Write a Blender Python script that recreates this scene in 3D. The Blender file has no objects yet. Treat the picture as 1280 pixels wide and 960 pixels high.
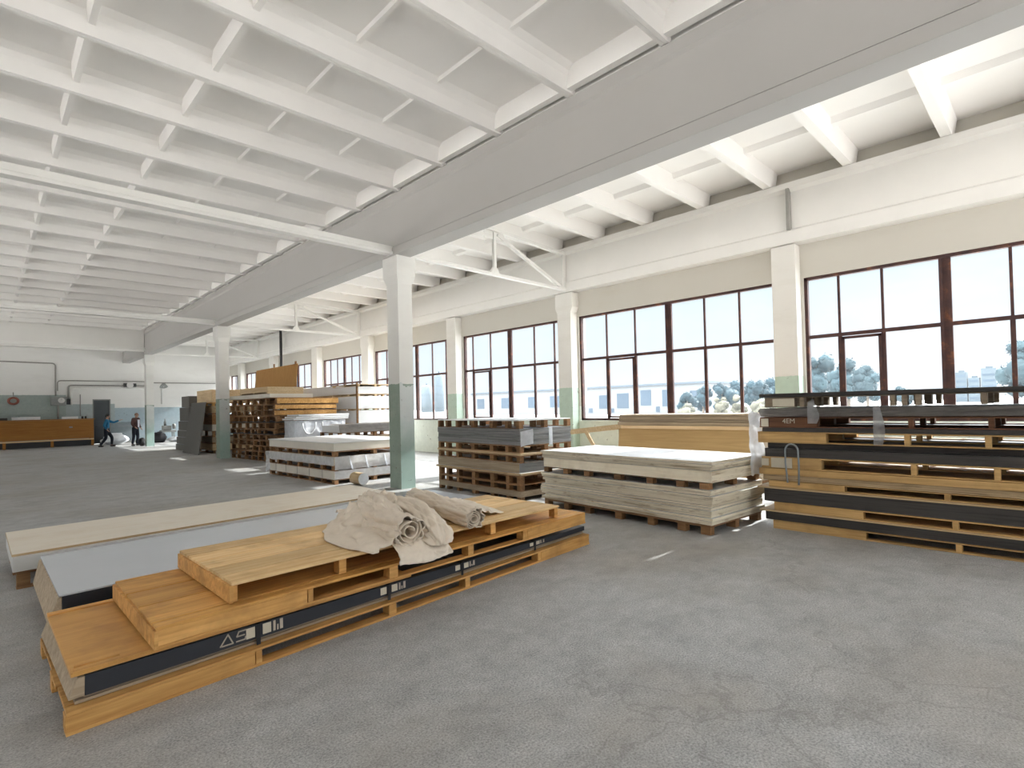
import bpy, bmesh, math, random
from math import sin, cos, pi, radians
from mathutils import Vector, Matrix, noise
random.seed(11)
SC = bpy.context.scene
COL = SC.collection

# ------------------------------------------------------------------ mesh builder
class MB:
    def __init__(s): s.v=[]; s.f=[]; s.t=[]; s.m=[]; s.sm=[]
    def face(s, pts, tint=.5, mat=0, smooth=False):
        b=len(s.v); s.v.extend(Vector(p) for p in pts); s.f.append(tuple(range(b,b+len(pts)))); s.t.append(tint); s.m.append(mat); s.sm.append(smooth)
    def box(s,x0,x1,y0,y1,z0,z1,tint=None,mat=0,top=None,ends=None,M=None):
        t=random.random() if tint is None else tint
        b=len(s.v)
        ps=[(x0,y0,z0),(x1,y0,z0),(x1,y1,z0),(x0,y1,z0),(x0,y0,z1),(x1,y0,z1),(x1,y1,z1),(x0,y1,z1)]
        s.v.extend((M@Vector(p)) if M else Vector(p) for p in ps)
        mt=mat if top is None else top; me=mat if ends is None else ends
        for q,m in (((3,2,1,0),mat),((4,5,6,7),mt),((0,1,5,4),mat),((1,2,6,5),me),((2,3,7,6),mat),((3,0,4,7),me)):
            s.f.append(tuple(b+i for i in q)); s.t.append(t); s.m.append(m); s.sm.append(False)
    def hexa(s,ps,tint=None,mat=0,top=None):
        t=random.random() if tint is None else tint
        b=len(s.v); s.v.extend(Vector(p) for p in ps); mt=mat if top is None else top
        for q,m in (((3,2,1,0),mat),((4,5,6,7),mt),((0,1,5,4),mat),((1,2,6,5),mat),((2,3,7,6),mat),((3,0,4,7),mat)):
            s.f.append(tuple(b+i for i in q)); s.t.append(t); s.m.append(m); s.sm.append(False)
    def grid(s,fn,nu,nv,tint=.5,mat=0,closeu=False,smooth=True):
        b=len(s.v); U=nu if closeu else nu+1
        for j in range(nv+1):
            for i in range(U): s.v.append(Vector(fn(i/nu,j/nv)))
        for j in range(nv):
            for i in range(nu):
                i2=(i+1)%U if closeu else i+1
                s.f.append((b+j*U+i,b+j*U+i2,b+(j+1)*U+i2,b+(j+1)*U+i)); s.t.append(tint); s.m.append(mat); s.sm.append(smooth)
    def tube(s,path,r,n=10,tint=.5,mat=0,cap=True):
        path=[Vector(p) for p in path]; R=r if isinstance(r,(list,tuple)) else [r]*len(path)
        b=len(s.v); K=len(path)
        up=None
        for k,p in enumerate(path):
            d=(path[min(k+1,K-1)]-path[max(k-1,0)]).normalized()
            if up is None:
                up=Vector((0,0,1)) if abs(d.z)<.9 else Vector((1,0,0))
            a=d.cross(up).normalized(); up=a.cross(d).normalized()
            for i in range(n):
                w=2*pi*i/n; s.v.append(p+(a*cos(w)+up*sin(w))*R[k])
        for k in range(K-1):
            for i in range(n):
                i2=(i+1)%n
                s.f.append((b+k*n+i,b+k*n+i2,b+(k+1)*n+i2,b+(k+1)*n+i)); s.t.append(tint); s.m.append(mat); s.sm.append(True)
        if cap:
            s.f.append(tuple(b+i for i in reversed(range(n)))); s.f.append(tuple(b+(K-1)*n+i for i in range(n)))
            for _ in (0,1): s.t.append(tint); s.m.append(mat); s.sm.append(False)
    def ball(s,c,r,n=12,tint=.5,mat=0,fn=None):
        c=Vector(c); r=r if isinstance(r,(list,tuple)) else (r,r,r)
        def g(u,v):
            a=2*pi*u; e=pi*(v-.5); d=Vector((cos(a)*cos(e),sin(a)*cos(e),sin(e)))
            k=fn(d) if fn else 1
            return c+Vector((d.x*r[0],d.y*r[1],d.z*r[2]))*k
        s.grid(g,n,max(6,n//2),tint,mat,closeu=True)
    def extrude(s,prof,p0,p1,axis,tint=.5,mat=0):
        # prof: list of 2D points; axis 'X'/'Y': extruded along it from p0 to p1
        def P(q,a): return (a,q[0],q[1]) if axis=='X' else ((q[0],a,q[1]) if axis=='Y' else (q[0],q[1],a))
        n=len(prof); b=len(s.v)
        s.v.extend(Vector(P(q,p0)) for q in prof); s.v.extend(Vector(P(q,p1)) for q in prof)
        for i in range(n):
            j=(i+1)%n; s.f.append((b+i,b+j,b+n+j,b+n+i)); s.t.append(tint); s.m.append(mat); s.sm.append(False)
        s.f.append(tuple(b+i for i in reversed(range(n)))); s.f.append(tuple(b+n+i for i in range(n)))
        for _ in (0,1): s.t.append(tint); s.m.append(mat); s.sm.append(False)
    def build(s,name,mats,parent=None,loc=(0,0,0),rot=(0,0,0),bevel=0,solid=0,fix=True):
        me=bpy.data.meshes.new(name); me.from_pydata([tuple(v) for v in s.v],[],s.f)
        if not isinstance(mats,(list,tuple)): mats=[mats]
        for m in mats: me.materials.append(m)
        me.polygons.foreach_set('material_index',s.m); me.polygons.foreach_set('use_smooth',s.sm)
        a=me.attributes.new('tint','FLOAT','FACE'); a.data.foreach_set('value',s.t)
        if fix or bevel:
            bm=bmesh.new(); bm.from_mesh(me)
            if fix: bmesh.ops.recalc_face_normals(bm,faces=bm.faces)
            if bevel:
                bmesh.ops.bevel(bm,geom=[e for e in bm.edges if e.is_manifold and e.calc_face_angle(0)>.6],offset=bevel,segments=1,affect='EDGES',clamp_overlap=True)
            bm.to_mesh(me); bm.free()
        me.update()
        o=bpy.data.objects.new(name,me); COL.objects.link(o); o.location=loc; o.rotation_euler=rot
        if parent: o.parent=parent
        if solid:
            md=o.modifiers.new('thick','SOLIDIFY'); md.thickness=solid; md.offset=0
        return o

def tag(o,label,cat,group=None):
    o['label']=label; o['category']=cat
    if group: o['group']=group
    return o
def thing(name,label,cat,loc=(0,0,0),rotz=0,group=None,rot=None):
    o=bpy.data.objects.new(name,None); COL.objects.link(o); o.location=loc
    o.rotation_euler=rot if rot else (0,0,rotz); o.empty_display_size=.2
    return tag(o,label,cat,group)
def struct(o,label=None):
    o['kind']='structure'
    if label: o['label']=label
    return o
ORD=['lowest','second from bottom','third from bottom','fourth from bottom','fifth from bottom','sixth from bottom','seventh from bottom','eighth from bottom','ninth from bottom','tenth from bottom','eleventh from bottom','twelfth from bottom','thirteenth from bottom','fourteenth from bottom']

# ------------------------------------------------------------------ materials
def nm(name):
    m=bpy.data.materials.new(name); m.use_nodes=True; nt=m.node_tree; nt.nodes.clear()
    out=nt.nodes.new('ShaderNodeOutputMaterial')
    return m,nt,out
def N(nt,t,**kw):
    n=nt.nodes.new(t)
    for k,v in kw.items():
        if k.startswith('i_'):
            n.inputs[k[2:].replace('_',' ')].default_value=v
        else: setattr(n,k,v)
    return n
def L(nt,a,b): nt.links.new(a,b)
def coords(nt,kind='Object',scale=(1,1,1)):
    tc=N(nt,'ShaderNodeTexCoord'); mp=N(nt,'ShaderNodeMapping'); mp.inputs['Scale'].default_value=scale
    if kind=='World':
        g=N(nt,'ShaderNodeNewGeometry'); L(nt,g.outputs['Position'],mp.inputs['Vector'])
    else: L(nt,tc.outputs[kind],mp.inputs['Vector'])
    return mp.outputs['Vector']
def noise_(nt,vec,scale=5,detail=4,rough=.55,dist=0):
    n=N(nt,'ShaderNodeTexNoise'); n.inputs['Scale'].default_value=scale; n.inputs['Detail'].default_value=detail
    n.inputs['Roughness'].default_value=rough; n.inputs['Distortion'].default_value=dist
    if vec is not None: L(nt,vec,n.inputs['Vector'])
    return n.outputs['Fac']
def ramp(nt,fac,stops):
    r=N(nt,'ShaderNodeValToRGB'); e=r.color_ramp.elements
    while len(e)>len(stops): e.remove(e[-1])
    while len(e)<len(stops): e.new(.5)
    for k,(p,c) in enumerate(stops): e[k].position=p; e[k].color=(*c,1) if len(c)==3 else c
    L(nt,fac,r.inputs['Fac']); return r.outputs['Color']
def mix(nt,fac,a,b,mode='MIX'):
    n=N(nt,'ShaderNodeMix',data_type='RGBA',blend_type=mode)
    def S(sock,v):
        if isinstance(v,(tuple,list)): sock.default_value=(*v,1) if len(v)==3 else v
        elif isinstance(v,(int,float)): sock.default_value=v
        else: L(nt,v,sock)
    S(n.inputs[0],fac); S(n.inputs[6],a); S(n.inputs[7],b); return n.outputs[2]
def math_(nt,op,a,b=0,clamp=False):
    n=N(nt,'ShaderNodeMath',operation=op); n.use_clamp=clamp
    for i,v in enumerate((a,b)):
        if isinstance(v,(int,float)): n.inputs[i].default_value=v
        else: L(nt,v,n.inputs[i])
    return n.outputs[0]
def finish(nt,out,col,rough=.6,bump=None,bs=.2,bd=.01,metal=0,spec=.4):
    b=N(nt,'ShaderNodeBsdfPrincipled')
    if isinstance(col,(tuple,list)): b.inputs['Base Color'].default_value=(*col,1)
    else: L(nt,col,b.inputs['Base Color'])
    if isinstance(rough,(int,float)): b.inputs['Roughness'].default_value=rough
    else: L(nt,rough,b.inputs['Roughness'])
    b.inputs['Metallic'].default_value=metal; b.inputs['Specular IOR Level'].default_value=spec
    if bump is not None:
        n=N(nt,'ShaderNodeBump'); n.inputs['Strength'].default_value=bs; n.inputs['Distance'].default_value=bd
        L(nt,bump,n.inputs['Height']); L(nt,n.outputs[0],b.inputs['Normal'])
    L(nt,b.outputs[0],out.inputs['Surface']); return b
def tintnode(nt):
    a=N(nt,'ShaderNodeAttribute',attribute_name='tint'); return a.outputs['Fac']

def wood(name,light,dark,axis='X',rough=.65,var=.45,stain=None,stain_amt=.5,spec=.3):
    m,nt,out=nm(name)
    sc=(1.2,22,22) if axis=='X' else ((22,1.2,22) if axis=='Y' else (22,22,1.2))
    v=coords(nt,'Object',sc); t=tintnode(nt)
    add=N(nt,'ShaderNodeVectorMath',operation='ADD'); L(nt,v,add.inputs[0])
    cb=N(nt,'ShaderNodeCombineXYZ'); k=math_(nt,'MULTIPLY',t,53.0)
    for i in range(3): L(nt,k,cb.inputs[i])
    L(nt,cb.outputs[0],add.inputs[1])
    g=noise_(nt,add.outputs[0],1.0,5,.6,.6)
    c=ramp(nt,g,[(.3,dark),(.5,tuple((a+b)/2 for a,b in zip(light,dark))),(.68,light)])
    val=math_(nt,'ADD',math_(nt,'MULTIPLY',t,var),1-var*.55)
    c=mix(nt,1.0,c,val,'MULTIPLY')
    oi=N(nt,'ShaderNodeObjectInfo')
    hv=math_(nt,'ADD',math_(nt,'MULTIPLY',oi.outputs['Random'],.22),.89)
    c=mix(nt,1.0,c,hv,'MULTIPLY')
    if stain:
        s=noise_(nt,coords(nt,'World',(1,1,1)),2.6,4,.6)
        sm=ramp(nt,s,[(.5,(0,0,0)),(.72,(1,1,1))])
        c=mix(nt,math_(nt,'MULTIPLY',sm,stain_amt),c,stain)
    finish(nt,out,c,rough,g,.25 if spec<.5 else .06,.004,spec=spec); return m

def plain(name,col,rough=.6,var=.12,scale=6,kind='Object',metal=0,bs=.08,spec=.4,streak=None,randv=.15):
    m,nt,out=nm(name)
    v=coords(nt,kind,streak or (1,1,1)); n=noise_(nt,v,scale,5,.6)
    c=mix(nt,n,tuple(x*(1-var) for x in col),tuple(min(1,x*(1+var)) for x in col))
    t=tintnode(nt); c=mix(nt,1.0,c,math_(nt,'ADD',math_(nt,'MULTIPLY',t,randv),1-randv*.5),'MULTIPLY')
    oi=N(nt,'ShaderNodeObjectInfo'); c=mix(nt,1.0,c,math_(nt,'ADD',math_(nt,'MULTIPLY',oi.outputs['Random'],randv),1-randv*.5),'MULTIPLY')
    finish(nt,out,c,rough,n,bs,.01,metal,spec); return m

def layered(name,light,dark,lines=90,chips=None):
    # the edge of many thin sheets pressed together
    m,nt,out=nm(name)
    n=noise_(nt,coords(nt,'World',(1.1,1.1,lines)),1.0,3,.6)
    c=ramp(nt,n,[(.32,dark),(.45,tuple(a*.75+b*.25 for a,b in zip(light,dark))),(.62,light)])
    s=noise_(nt,coords(nt,'World',(2.2,2.2,14)),2.0,4,.65)
    c=mix(nt,math_(nt,'MULTIPLY',ramp(nt,s,[(.56,(0,0,0)),(.66,(1,1,1))]),.55),c,chips or dark)
    t=tintnode(nt); c=mix(nt,1.0,c,math_(nt,'ADD',math_(nt,'MULTIPLY',t,.25),.86),'MULTIPLY')
    finish(nt,out,c,.75,n,.3,.004,spec=.25); return m

def wallpaint(name,upper,regions,lower_dirt=(.35,.33,.3),rough=.7,faded_lit=False):
    # regions: list of (zmax, color, xmin, xmax)
    m,nt,out=nm(name)
    g=N(nt,'ShaderNodeNewGeometry'); sp=N(nt,'ShaderNodeSeparateXYZ'); L(nt,g.outputs['Position'],sp.inputs[0])
    n1=noise_(nt,coords(nt,'World'),.55,5,.6); n2=noise_(nt,coords(nt,'World'),7,5,.65)
    c=mix(nt,n1,tuple(x*.93 for x in upper),tuple(min(1,x*1.05) for x in upper))
    for (zm,col,x0,x1) in regions:
        zz=math_(nt,'ADD',sp.outputs[2],math_(nt,'MULTIPLY',math_(nt,'SUBTRACT',n2,.5),.05))
        k=math_(nt,'LESS_THAN',zz,zm)
        k=math_(nt,'MULTIPLY',k,math_(nt,'MULTIPLY',math_(nt,'GREATER_THAN',sp.outputs[0],x0),math_(nt,'LESS_THAN',sp.outputs[0],x1)))
        cc=mix(nt,n2,tuple(x*.85 for x in col),tuple(min(1,x*1.15) for x in col))
        c=mix(nt,k,c,cc)
    if faded_lit:
        # light on the camera-facing side put into its paler colour; faded, worn paint stays
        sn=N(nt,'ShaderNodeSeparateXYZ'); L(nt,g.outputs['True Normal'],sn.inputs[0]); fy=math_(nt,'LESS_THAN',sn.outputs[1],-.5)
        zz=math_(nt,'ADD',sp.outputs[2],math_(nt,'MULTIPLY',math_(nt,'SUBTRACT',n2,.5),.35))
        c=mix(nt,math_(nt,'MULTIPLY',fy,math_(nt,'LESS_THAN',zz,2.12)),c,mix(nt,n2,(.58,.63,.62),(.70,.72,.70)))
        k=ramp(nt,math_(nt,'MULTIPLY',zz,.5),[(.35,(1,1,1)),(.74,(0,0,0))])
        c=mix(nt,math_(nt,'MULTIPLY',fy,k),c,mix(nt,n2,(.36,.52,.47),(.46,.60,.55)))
    ch=noise_(nt,coords(nt,'World'),11,3,.6)
    low=math_(nt,'LESS_THAN',sp.outputs[2],2.1)
    k=math_(nt,'MULTIPLY',math_(nt,'GREATER_THAN',ch,.70),low)
    c=mix(nt,math_(nt,'MULTIPLY',k,.8),c,(.16,.15,.13))
    d=noise_(nt,coords(nt,'World',(.5,.5,1.6)),1.3,6,.7)
    c=mix(nt,math_(nt,'MULTIPLY',ramp(nt,d,[(.52,(0,0,0)),(.8,(1,1,1))]),.35),c,lower_dirt)
    finish(nt,out,c,rough,n2,.12,.01,spec=.25); return m

def concrete():
    m,nt,out=nm('concrete_floor'); W=lambda s:coords(nt,'World',s)
    fine=noise_(nt,W((1,1,1)),85,3,.7); mid=noise_(nt,W((1,1,1)),9,6,.65); big=noise_(nt,W((.8,1,1)),.5,5,.6)
    c=ramp(nt,mid,[(.3,(.365,.37,.372)),(.7,(.465,.47,.472))])
    vo=N(nt,'ShaderNodeTexVoronoi'); vo.inputs['Scale'].default_value=48; L(nt,W((1,1,1)),vo.inputs['Vector'])
    c=mix(nt,1.0,c,ramp(nt,fine,[(.32,(.52,.52,.52)),(.5,(.95,.95,.95)),(.68,(1.35,1.35,1.35))]),'MULTIPLY')
    c=mix(nt,math_(nt,'MULTIPLY',math_(nt,'LESS_THAN',vo.outputs['Distance'],.2),.3),c,(.62,.61,.6))
    c=mix(nt,math_(nt,'MULTIPLY',ramp(nt,big,[(.46,(0,0,0)),(.66,(1,1,1))]),.5),c,(.30,.265,.22))
    pt=noise_(nt,W((1,1.3,1)),2.4,7,.68)
    c=mix(nt,1.0,c,ramp(nt,pt,[(.3,(.80,.80,.80)),(.5,(1,1,1)),(.72,(1.14,1.14,1.14))]),'MULTIPLY')
    ce=N(nt,'ShaderNodeTexVoronoi',feature='DISTANCE_TO_EDGE'); ce.inputs['Scale'].default_value=.35
    wv=N(nt,'ShaderNodeVectorMath',operation='ADD'); L(nt,W((1,1,1)),wv.inputs[0])
    nn=N(nt,'ShaderNodeTexNoise'); nn.inputs['Scale'].default_value=1.6; nn.inputs['Detail'].default_value=6; L(nt,W((1,1,1)),nn.inputs['Vector'])
    L(nt,nn.outputs['Color'],wv.inputs[1]); L(nt,wv.outputs[0],ce.inputs['Vector'])
    ck=math_(nt,'MULTIPLY',math_(nt,'LESS_THAN',ce.outputs['Distance'],.0035),math_(nt,'GREATER_THAN',big,.47))
    c=mix(nt,math_(nt,'MULTIPLY',ck,.3),c,(.2,.19,.18))
    h=math_(nt,'ADD',math_(nt,'MULTIPLY',fine,.7),math_(nt,'MULTIPLY',mid,.9))
    r=math_(nt,'ADD',math_(nt,'MULTIPLY',mid,.2),.46)
    finish(nt,out,c,r,h,.42,.012,spec=.38); return m

def glass():
    m,nt,out=nm('hazy_glass')
    tr=N(nt,'ShaderNodeBsdfTransparent'); tr.inputs['Color'].default_value=(*GLASS_T,1)
    tl=N(nt,'ShaderNodeBsdfTranslucent'); tl.inputs['Color'].default_value=(.72,.86,1,1)  # bluish veil in the panes stands in for the outdoor haze
    gl=N(nt,'ShaderNodeBsdfGlossy'); gl.inputs['Roughness'].default_value=.03
    n=noise_(nt,coords(nt,'World'),1.1,5,.65)
    f=math_(nt,'ADD',math_(nt,'MULTIPLY',n,HAZE*.8),HAZE*.6)
    a=N(nt,'ShaderNodeMixShader'); L(nt,f,a.inputs[0]); L(nt,tr.outputs[0],a.inputs[1]); L(nt,tl.outputs[0],a.inputs[2])
    b=N(nt,'ShaderNodeMixShader'); b.inputs[0].default_value=.03; L(nt,a.outputs[0],b.inputs[1]); L(nt,gl.outputs[0],b.inputs[2])
    L(nt,b.outputs[0],out.inputs['Surface']); return m
def film(name,alpha=.55,col=(.85,.87,.9)):
    m,nt,out=nm(name)
    tr=N(nt,'ShaderNodeBsdfTransparent'); tr.inputs['Color'].default_value=(.9,.92,.95,1)
    p=N(nt,'ShaderNodeBsdfPrincipled'); p.inputs['Base Color'].default_value=(*col,1); p.inputs['Roughness'].default_value=.3
    tl=N(nt,'ShaderNodeBsdfTranslucent'); tl.inputs['Color'].default_value=(*col,1)
    a=N(nt,'ShaderNodeMixShader'); a.inputs[0].default_value=.45; L(nt,p.outputs[0],a.inputs[1]); L(nt,tl.outputs[0],a.inputs[2])
    n=noise_(nt,coords(nt,'Object'),9,4,.6)
    b=N(nt,'ShaderNodeMixShader'); L(nt,math_(nt,'ADD',math_(nt,'MULTIPLY',n,.5),alpha-.25,True),b.inputs[0]); L(nt,tr.outputs[0],b.inputs[1]); L(nt,a.outputs[0],b.inputs[2])
    L(nt,b.outputs[0],out.inputs['Surface']); return m
def rustmetal():
    m,nt,out=nm('rusty_frame'); g=N(nt,'ShaderNodeNewGeometry'); sp=N(nt,'ShaderNodeSeparateXYZ'); L(nt,g.outputs['Position'],sp.inputs[0])
    n=noise_(nt,coords(nt,'World'),4.5,6,.7)
    c=ramp(nt,n,[(.35,(.05,.028,.03)),(.58,(.09,.042,.035)),(.74,(.26,.10,.045))])
    finish(nt,out,c,.6,n,.2,.005,.0,.3); return m
def leafmat(name,c1,c2):
    m,nt,out=nm(name); n=noise_(nt,coords(nt,'Object'),1.1,4,.6)
    c=mix(nt,n,c1,c2); t=tintnode(nt); c=mix(nt,1.0,c,math_(nt,'ADD',math_(nt,'MULTIPLY',t,.7),.6),'MULTIPLY')
    finish(nt,out,c,.7,spec=.2); return m

GLASS_T=(.64,.67,.69); HAZE=.012
M_floor=concrete(); M_glass=glass(); M_rust=rustmetal()
M_white=plain('white_paint',(.80,.785,.755),.7,.05,1.2,'World',bs=.05,spec=.25,randv=.03)
M_ceil=plain('white_ceiling_paint',(.92,.90,.875),.75,.06,.7,'World',bs=.05,spec=.2,randv=.04)
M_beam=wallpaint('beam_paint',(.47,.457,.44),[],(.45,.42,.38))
M_col=wallpaint('column_paint',(.78,.77,.74),[(2.15,(.30,.37,.31),-50,50)],(.55,.53,.5),faded_lit=True)
M_pil=wallpaint('pilaster_paint',(.80,.78,.74),[(2.12,(.50,.62,.53),-50,50)],(.6,.56,.48))
M_wallR=wallpaint('window_wall_paint',(.60,.575,.52),[(1.6,(.68,.73,.66),-50,50)],(.55,.5,.4))
M_wallB=wallpaint('back_wall_paint',(.78,.77,.75),[(2.87,(.34,.40,.38),-50,3.35),(2.34,(.40,.46,.47),3.35,5.6),(2.1,(.38,.47,.52),5.6,50),(1.25,(.24,.28,.30),5.4,6.6)],(.6,.58,.55))
M_steelw=plain('white_painted_steel',(.80,.79,.76),.5,.06,3,'World',bs=.03,randv=.03)
# woods
W_or=wood('orange_pallet_wood',(.76,.44,.155),(.50,.25,.07),'X',.6,.3,(.20,.10,.03),.5)
W_deck=wood('pale_deck_planks',(.95,.70,.38),(.74,.46,.19),'X',.6,.5,(.40,.22,.08),.55)
W_deck2=wood('amber_deck_planks',(.72,.41,.125),(.46,.22,.055),'X',.55,.5,(.22,.10,.03),.5)
W_ply=wood('birch_plywood',(.94,.87,.75),(.86,.76,.61),'X',.3,.2,(.62,.45,.26),.3,spec=.9)
W_aply=wood('amber_plywood',(.66,.37,.115),(.57,.30,.085),'X',.5,.15,(.26,.12,.035),.45)
W_crate=wood('cream_crate_board',(.84,.77,.63),(.74,.65,.50),'X',.7,.3,(.4,.3,.18),.3)
W_pine=wood('yellow_pallet_wood',(.70,.46,.20),(.47,.28,.10),'X',.62,.35,(.28,.16,.06),.45)
W_tan=wood('tan_plywood',(.58,.40,.19),(.48,.32,.14),'X',.65,.2)
W_osb=wood('ochre_plywood',(.46,.25,.075),(.36,.18,.05),'Z',.65,.2)
W_brown=wood('brown_block_wood',(.34,.19,.09),(.18,.09,.04),'X',.7,.5)
W_red=wood('red_brown_beam',(.20,.09,.045),(.10,.045,.025),'X',.7,.3)
W_grey=wood('weathered_board',(.40,.32,.23),(.22,.17,.12),'X',.75,.4)
W_pale=wood('pale_pine',(.72,.56,.36),(.55,.39,.21),'X',.65,.35)
W_cab=wood('cabinet_brown_board',(.42,.19,.045),(.31,.125,.025),'X',.6,.2)
W_lite=wood('stripped_light_board',(.52,.42,.30),(.33,.25,.17),'X',.7,.35)
E_cream=layered('cream_board_edges',(.82,.75,.60),(.46,.37,.25),24,(.34,.23,.13))
E_tan=layered('tan_board_edges',(.50,.37,.22),(.20,.13,.07),80)
E_grey=layered('grey_panel_edges',(.26,.26,.26),(.10,.10,.10),60,(.14,.13,.12))
E_dark=layered('dark_panel_edges',(.075,.068,.064),(.035,.032,.030),50,(.075,.07,.065))
E_slate=plain('slate_blue_panel_side',(.026,.029,.037),.5,.2,3,randv=.1)
S_white=plain('white_laminate_top',(.78,.79,.80),.35,.05,2,bs=.02,randv=.05)
S_grey=plain('grey_laminate_top',(.56,.60,.66),.26,.05,2,spec=.8,bs=.02,randv=.05)
S_lgrey=plain('pale_grey_sheet',(.66,.66,.65),.5,.05,2,bs=.02)
S_cream=plain('cream_pack_side',(.70,.66,.58),.6,.08,4,randv=.1)
S_dark=plain('dark_panel_top',(.10,.10,.105),.5,.15,4)
S_ugrey=plain('leaning_grey_panel',(.155,.15,.14),.6,.12,5,streak=(4,4,.6))
M_canvas=plain('beige_canvas',(.80,.71,.60),.85,.10,14,bs=.35,spec=.15,randv=.06)
M_film=film('plastic_film',.45); M_film2=film('grey_plastic_wrap',.95,(.27,.25,.235)); M_filmw=film('white_plastic_wrap',.82,(.86,.88,.92))
M_strap=plain('black_strap',(.02,.02,.022),.5); M_label=plain('paper_label',(.66,.60,.48),.8,.08,8); M_print=plain('beige_print',(.50,.44,.36),.7)
M_bluestrap=plain('grey_blue_strap',(.30,.34,.36),.5)
M_pipe=plain('grey_pipe_paint',(.30,.29,.27),.5,.2,6,'World'); M_pipew=plain('pale_pipe_wrap',(.72,.71,.69),.6)
M_black=plain('dark_steel',(.035,.035,.037),.5,.2,5); M_mach=plain('machine_grey',(.26,.27,.26),.5,.2,5)
M_door=plain('door_grey',(.075,.085,.095),.5,.2,2); M_shelfb=plain('dark_opening',(.05,.055,.06),.7)
M_redhose=plain('red_hose',(.30,.10,.07),.6); M_blue=plain('blue_shirt',(.03,.19,.36),.8,.15,12); M_skin=plain('skin',(.55,.33,.24),.55,.06,10)
M_hair=plain('dark_hair',(.015,.013,.012),.6); M_hairg=plain('grey_brown_hair',(.32,.19,.13),.7); M_navy=plain('navy_trousers',(.018,.022,.035),.85); M_maroon=plain('maroon_jacket',(.10,.05,.045),.85)
M_shirtw=plain('pale_shirt',(.66,.64,.70),.85); M_bagb=plain('black_bag',(.02,.02,.022),.6); M_plastw=plain('white_plastic',(.8,.82,.85),.4)
M_ground=plain('dry_ground',(.42,.415,.40),.9,.25,.5,'World'); M_fact=plain('white_factory_wall',(.19,.20,.21),.7,.05,1)
M_ground3=plain('asphalt_yard',(.24,.24,.24),.9,.2,.5,'World'); M_ground2=plain('pale_yard',(.48,.475,.465),.9,.2,.5,'World'); M_factw=plain('factory_glazing',(.055,.08,.11),.3); M_roof=plain('factory_roof',(.075,.095,.115),.7); M_tower=plain('hazy_tower',(.085,.11,.13),.8)
M_leafA=leafmat('hazy_blue_leaves',(.012,.030,.042),(.024,.052,.064)); M_leafB=leafmat('hazy_green_leaves',(.020,.042,.055),(.044,.076,.085)); M_leafC=leafmat('pale_leaves',(.10,.10,.075),(.17,.16,.12)); M_trunk=plain('bark',(.16,.13,.10),.9)  # blue of distant haze put into the first two leaf colours

# ------------------------------------------------------------------ camera
F,YAW,PITCH,ROLL,SY,CH=676.9,0.773586,0.0170263,-0.0230777,16.76,1.63
fw=Vector((sin(YAW)*cos(PITCH),cos(YAW)*cos(PITCH),sin(PITCH))); r0=Vector((cos(YAW),-sin(YAW),0)); u0=r0.cross(fw)
rr=cos(ROLL)*r0+sin(ROLL)*u0; uu=-sin(ROLL)*r0+cos(ROLL)*u0
cd=bpy.data.cameras.new('camera'); cam=bpy.data.objects.new('camera',cd); COL.objects.link(cam)
cam.matrix_world=Matrix(((rr.x,uu.x,-fw.x,0),(rr.y,uu.y,-fw.y,0),(rr.z,uu.z,-fw.z,CH),(0,0,0,1)))
cd.sensor_width=36; cd.lens=F/1280*36; cd.shift_y=SY/1280; cd.clip_start=.05; cd.clip_end=2000
SC.camera=cam

# ------------------------------------------------------------------ room shell
YB=39.6; YF=-8.0; XL=-12.3; XWI=11.98
b=MB(); b.box(XL,12.3,YF,YB+.3,-.25,0); struct(b.build('floor',M_floor))
PIL=[(-2.3,-1.85),(3.74,4.2),(9.58,10.06),(14.72,15.22),(20.68,21.25),(25.6,26.2),(31.2,31.75),(36.6,37.1)]
# window wall: sill wall and lintel
b=MB(); b.box(XWI,12.28,YF,YB,0,1.2); b.box(XWI,12.28,YF,YB,4.12,6.6)
for (a,c) in PIL: b.box(XWI,12.28,a-.05,c+.05,1.2,4.12)
struct(b.build('wall_right',M_wallR))
b=MB(); b.box(XL,4.55,YB,YB+.3,0,6.6); b.box(5.4,12.3,YB,YB+.3,0,6.6); b.box(4.55,5.4,YB,YB+.3,2.62,6.6)
struct(b.build('wall_back',M_wallB))
# pilasters
def colm(name,x0,x1,y0,y1,mat,flare,label=None):
    b=MB()
    def ring(z,e): return [(x0-e[0],y0-e[2],z),(x1+e[1],y0-e[2],z),(x1+e[1],y1+e[3],z),(x0-e[0],y1+e[3],z)]
    z0=(0,0,0,0); lev=[(0,z0),(4.22,z0),(4.38,flare),(4.78,flare)]
    for (za,ea),(zb,eb) in zip(lev,lev[1:]):
        A=ring(za,ea); B=ring(zb,eb)
        for i in range(4):
            j=(i+1)%4; b.face([A[i],A[j],B[j],B[i]])
    b.face(ring(0,z0)); b.face(ring(4.78,flare))
    bmo=b
    o=bmo.build(name,mat); return struct(o)
for k,(a,c) in enumerate(PIL):
    big=k%2==0
    colm('pilaster',11.7,XWI,a,c,M_pil,(0,0,.07,.07) if big else (0,0,0,0))
for yc in (-2.55,9.5,21.3,33.5):
    colm('column',6.08,6.42,yc,yc+.42,M_col,(.05,.05,.06,.06))
for yc in (9.5,21.3,33.5):
    colm('column',-6.42,-6.08,yc,yc+.42,M_col,(.05,.05,.06,.06))
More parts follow.
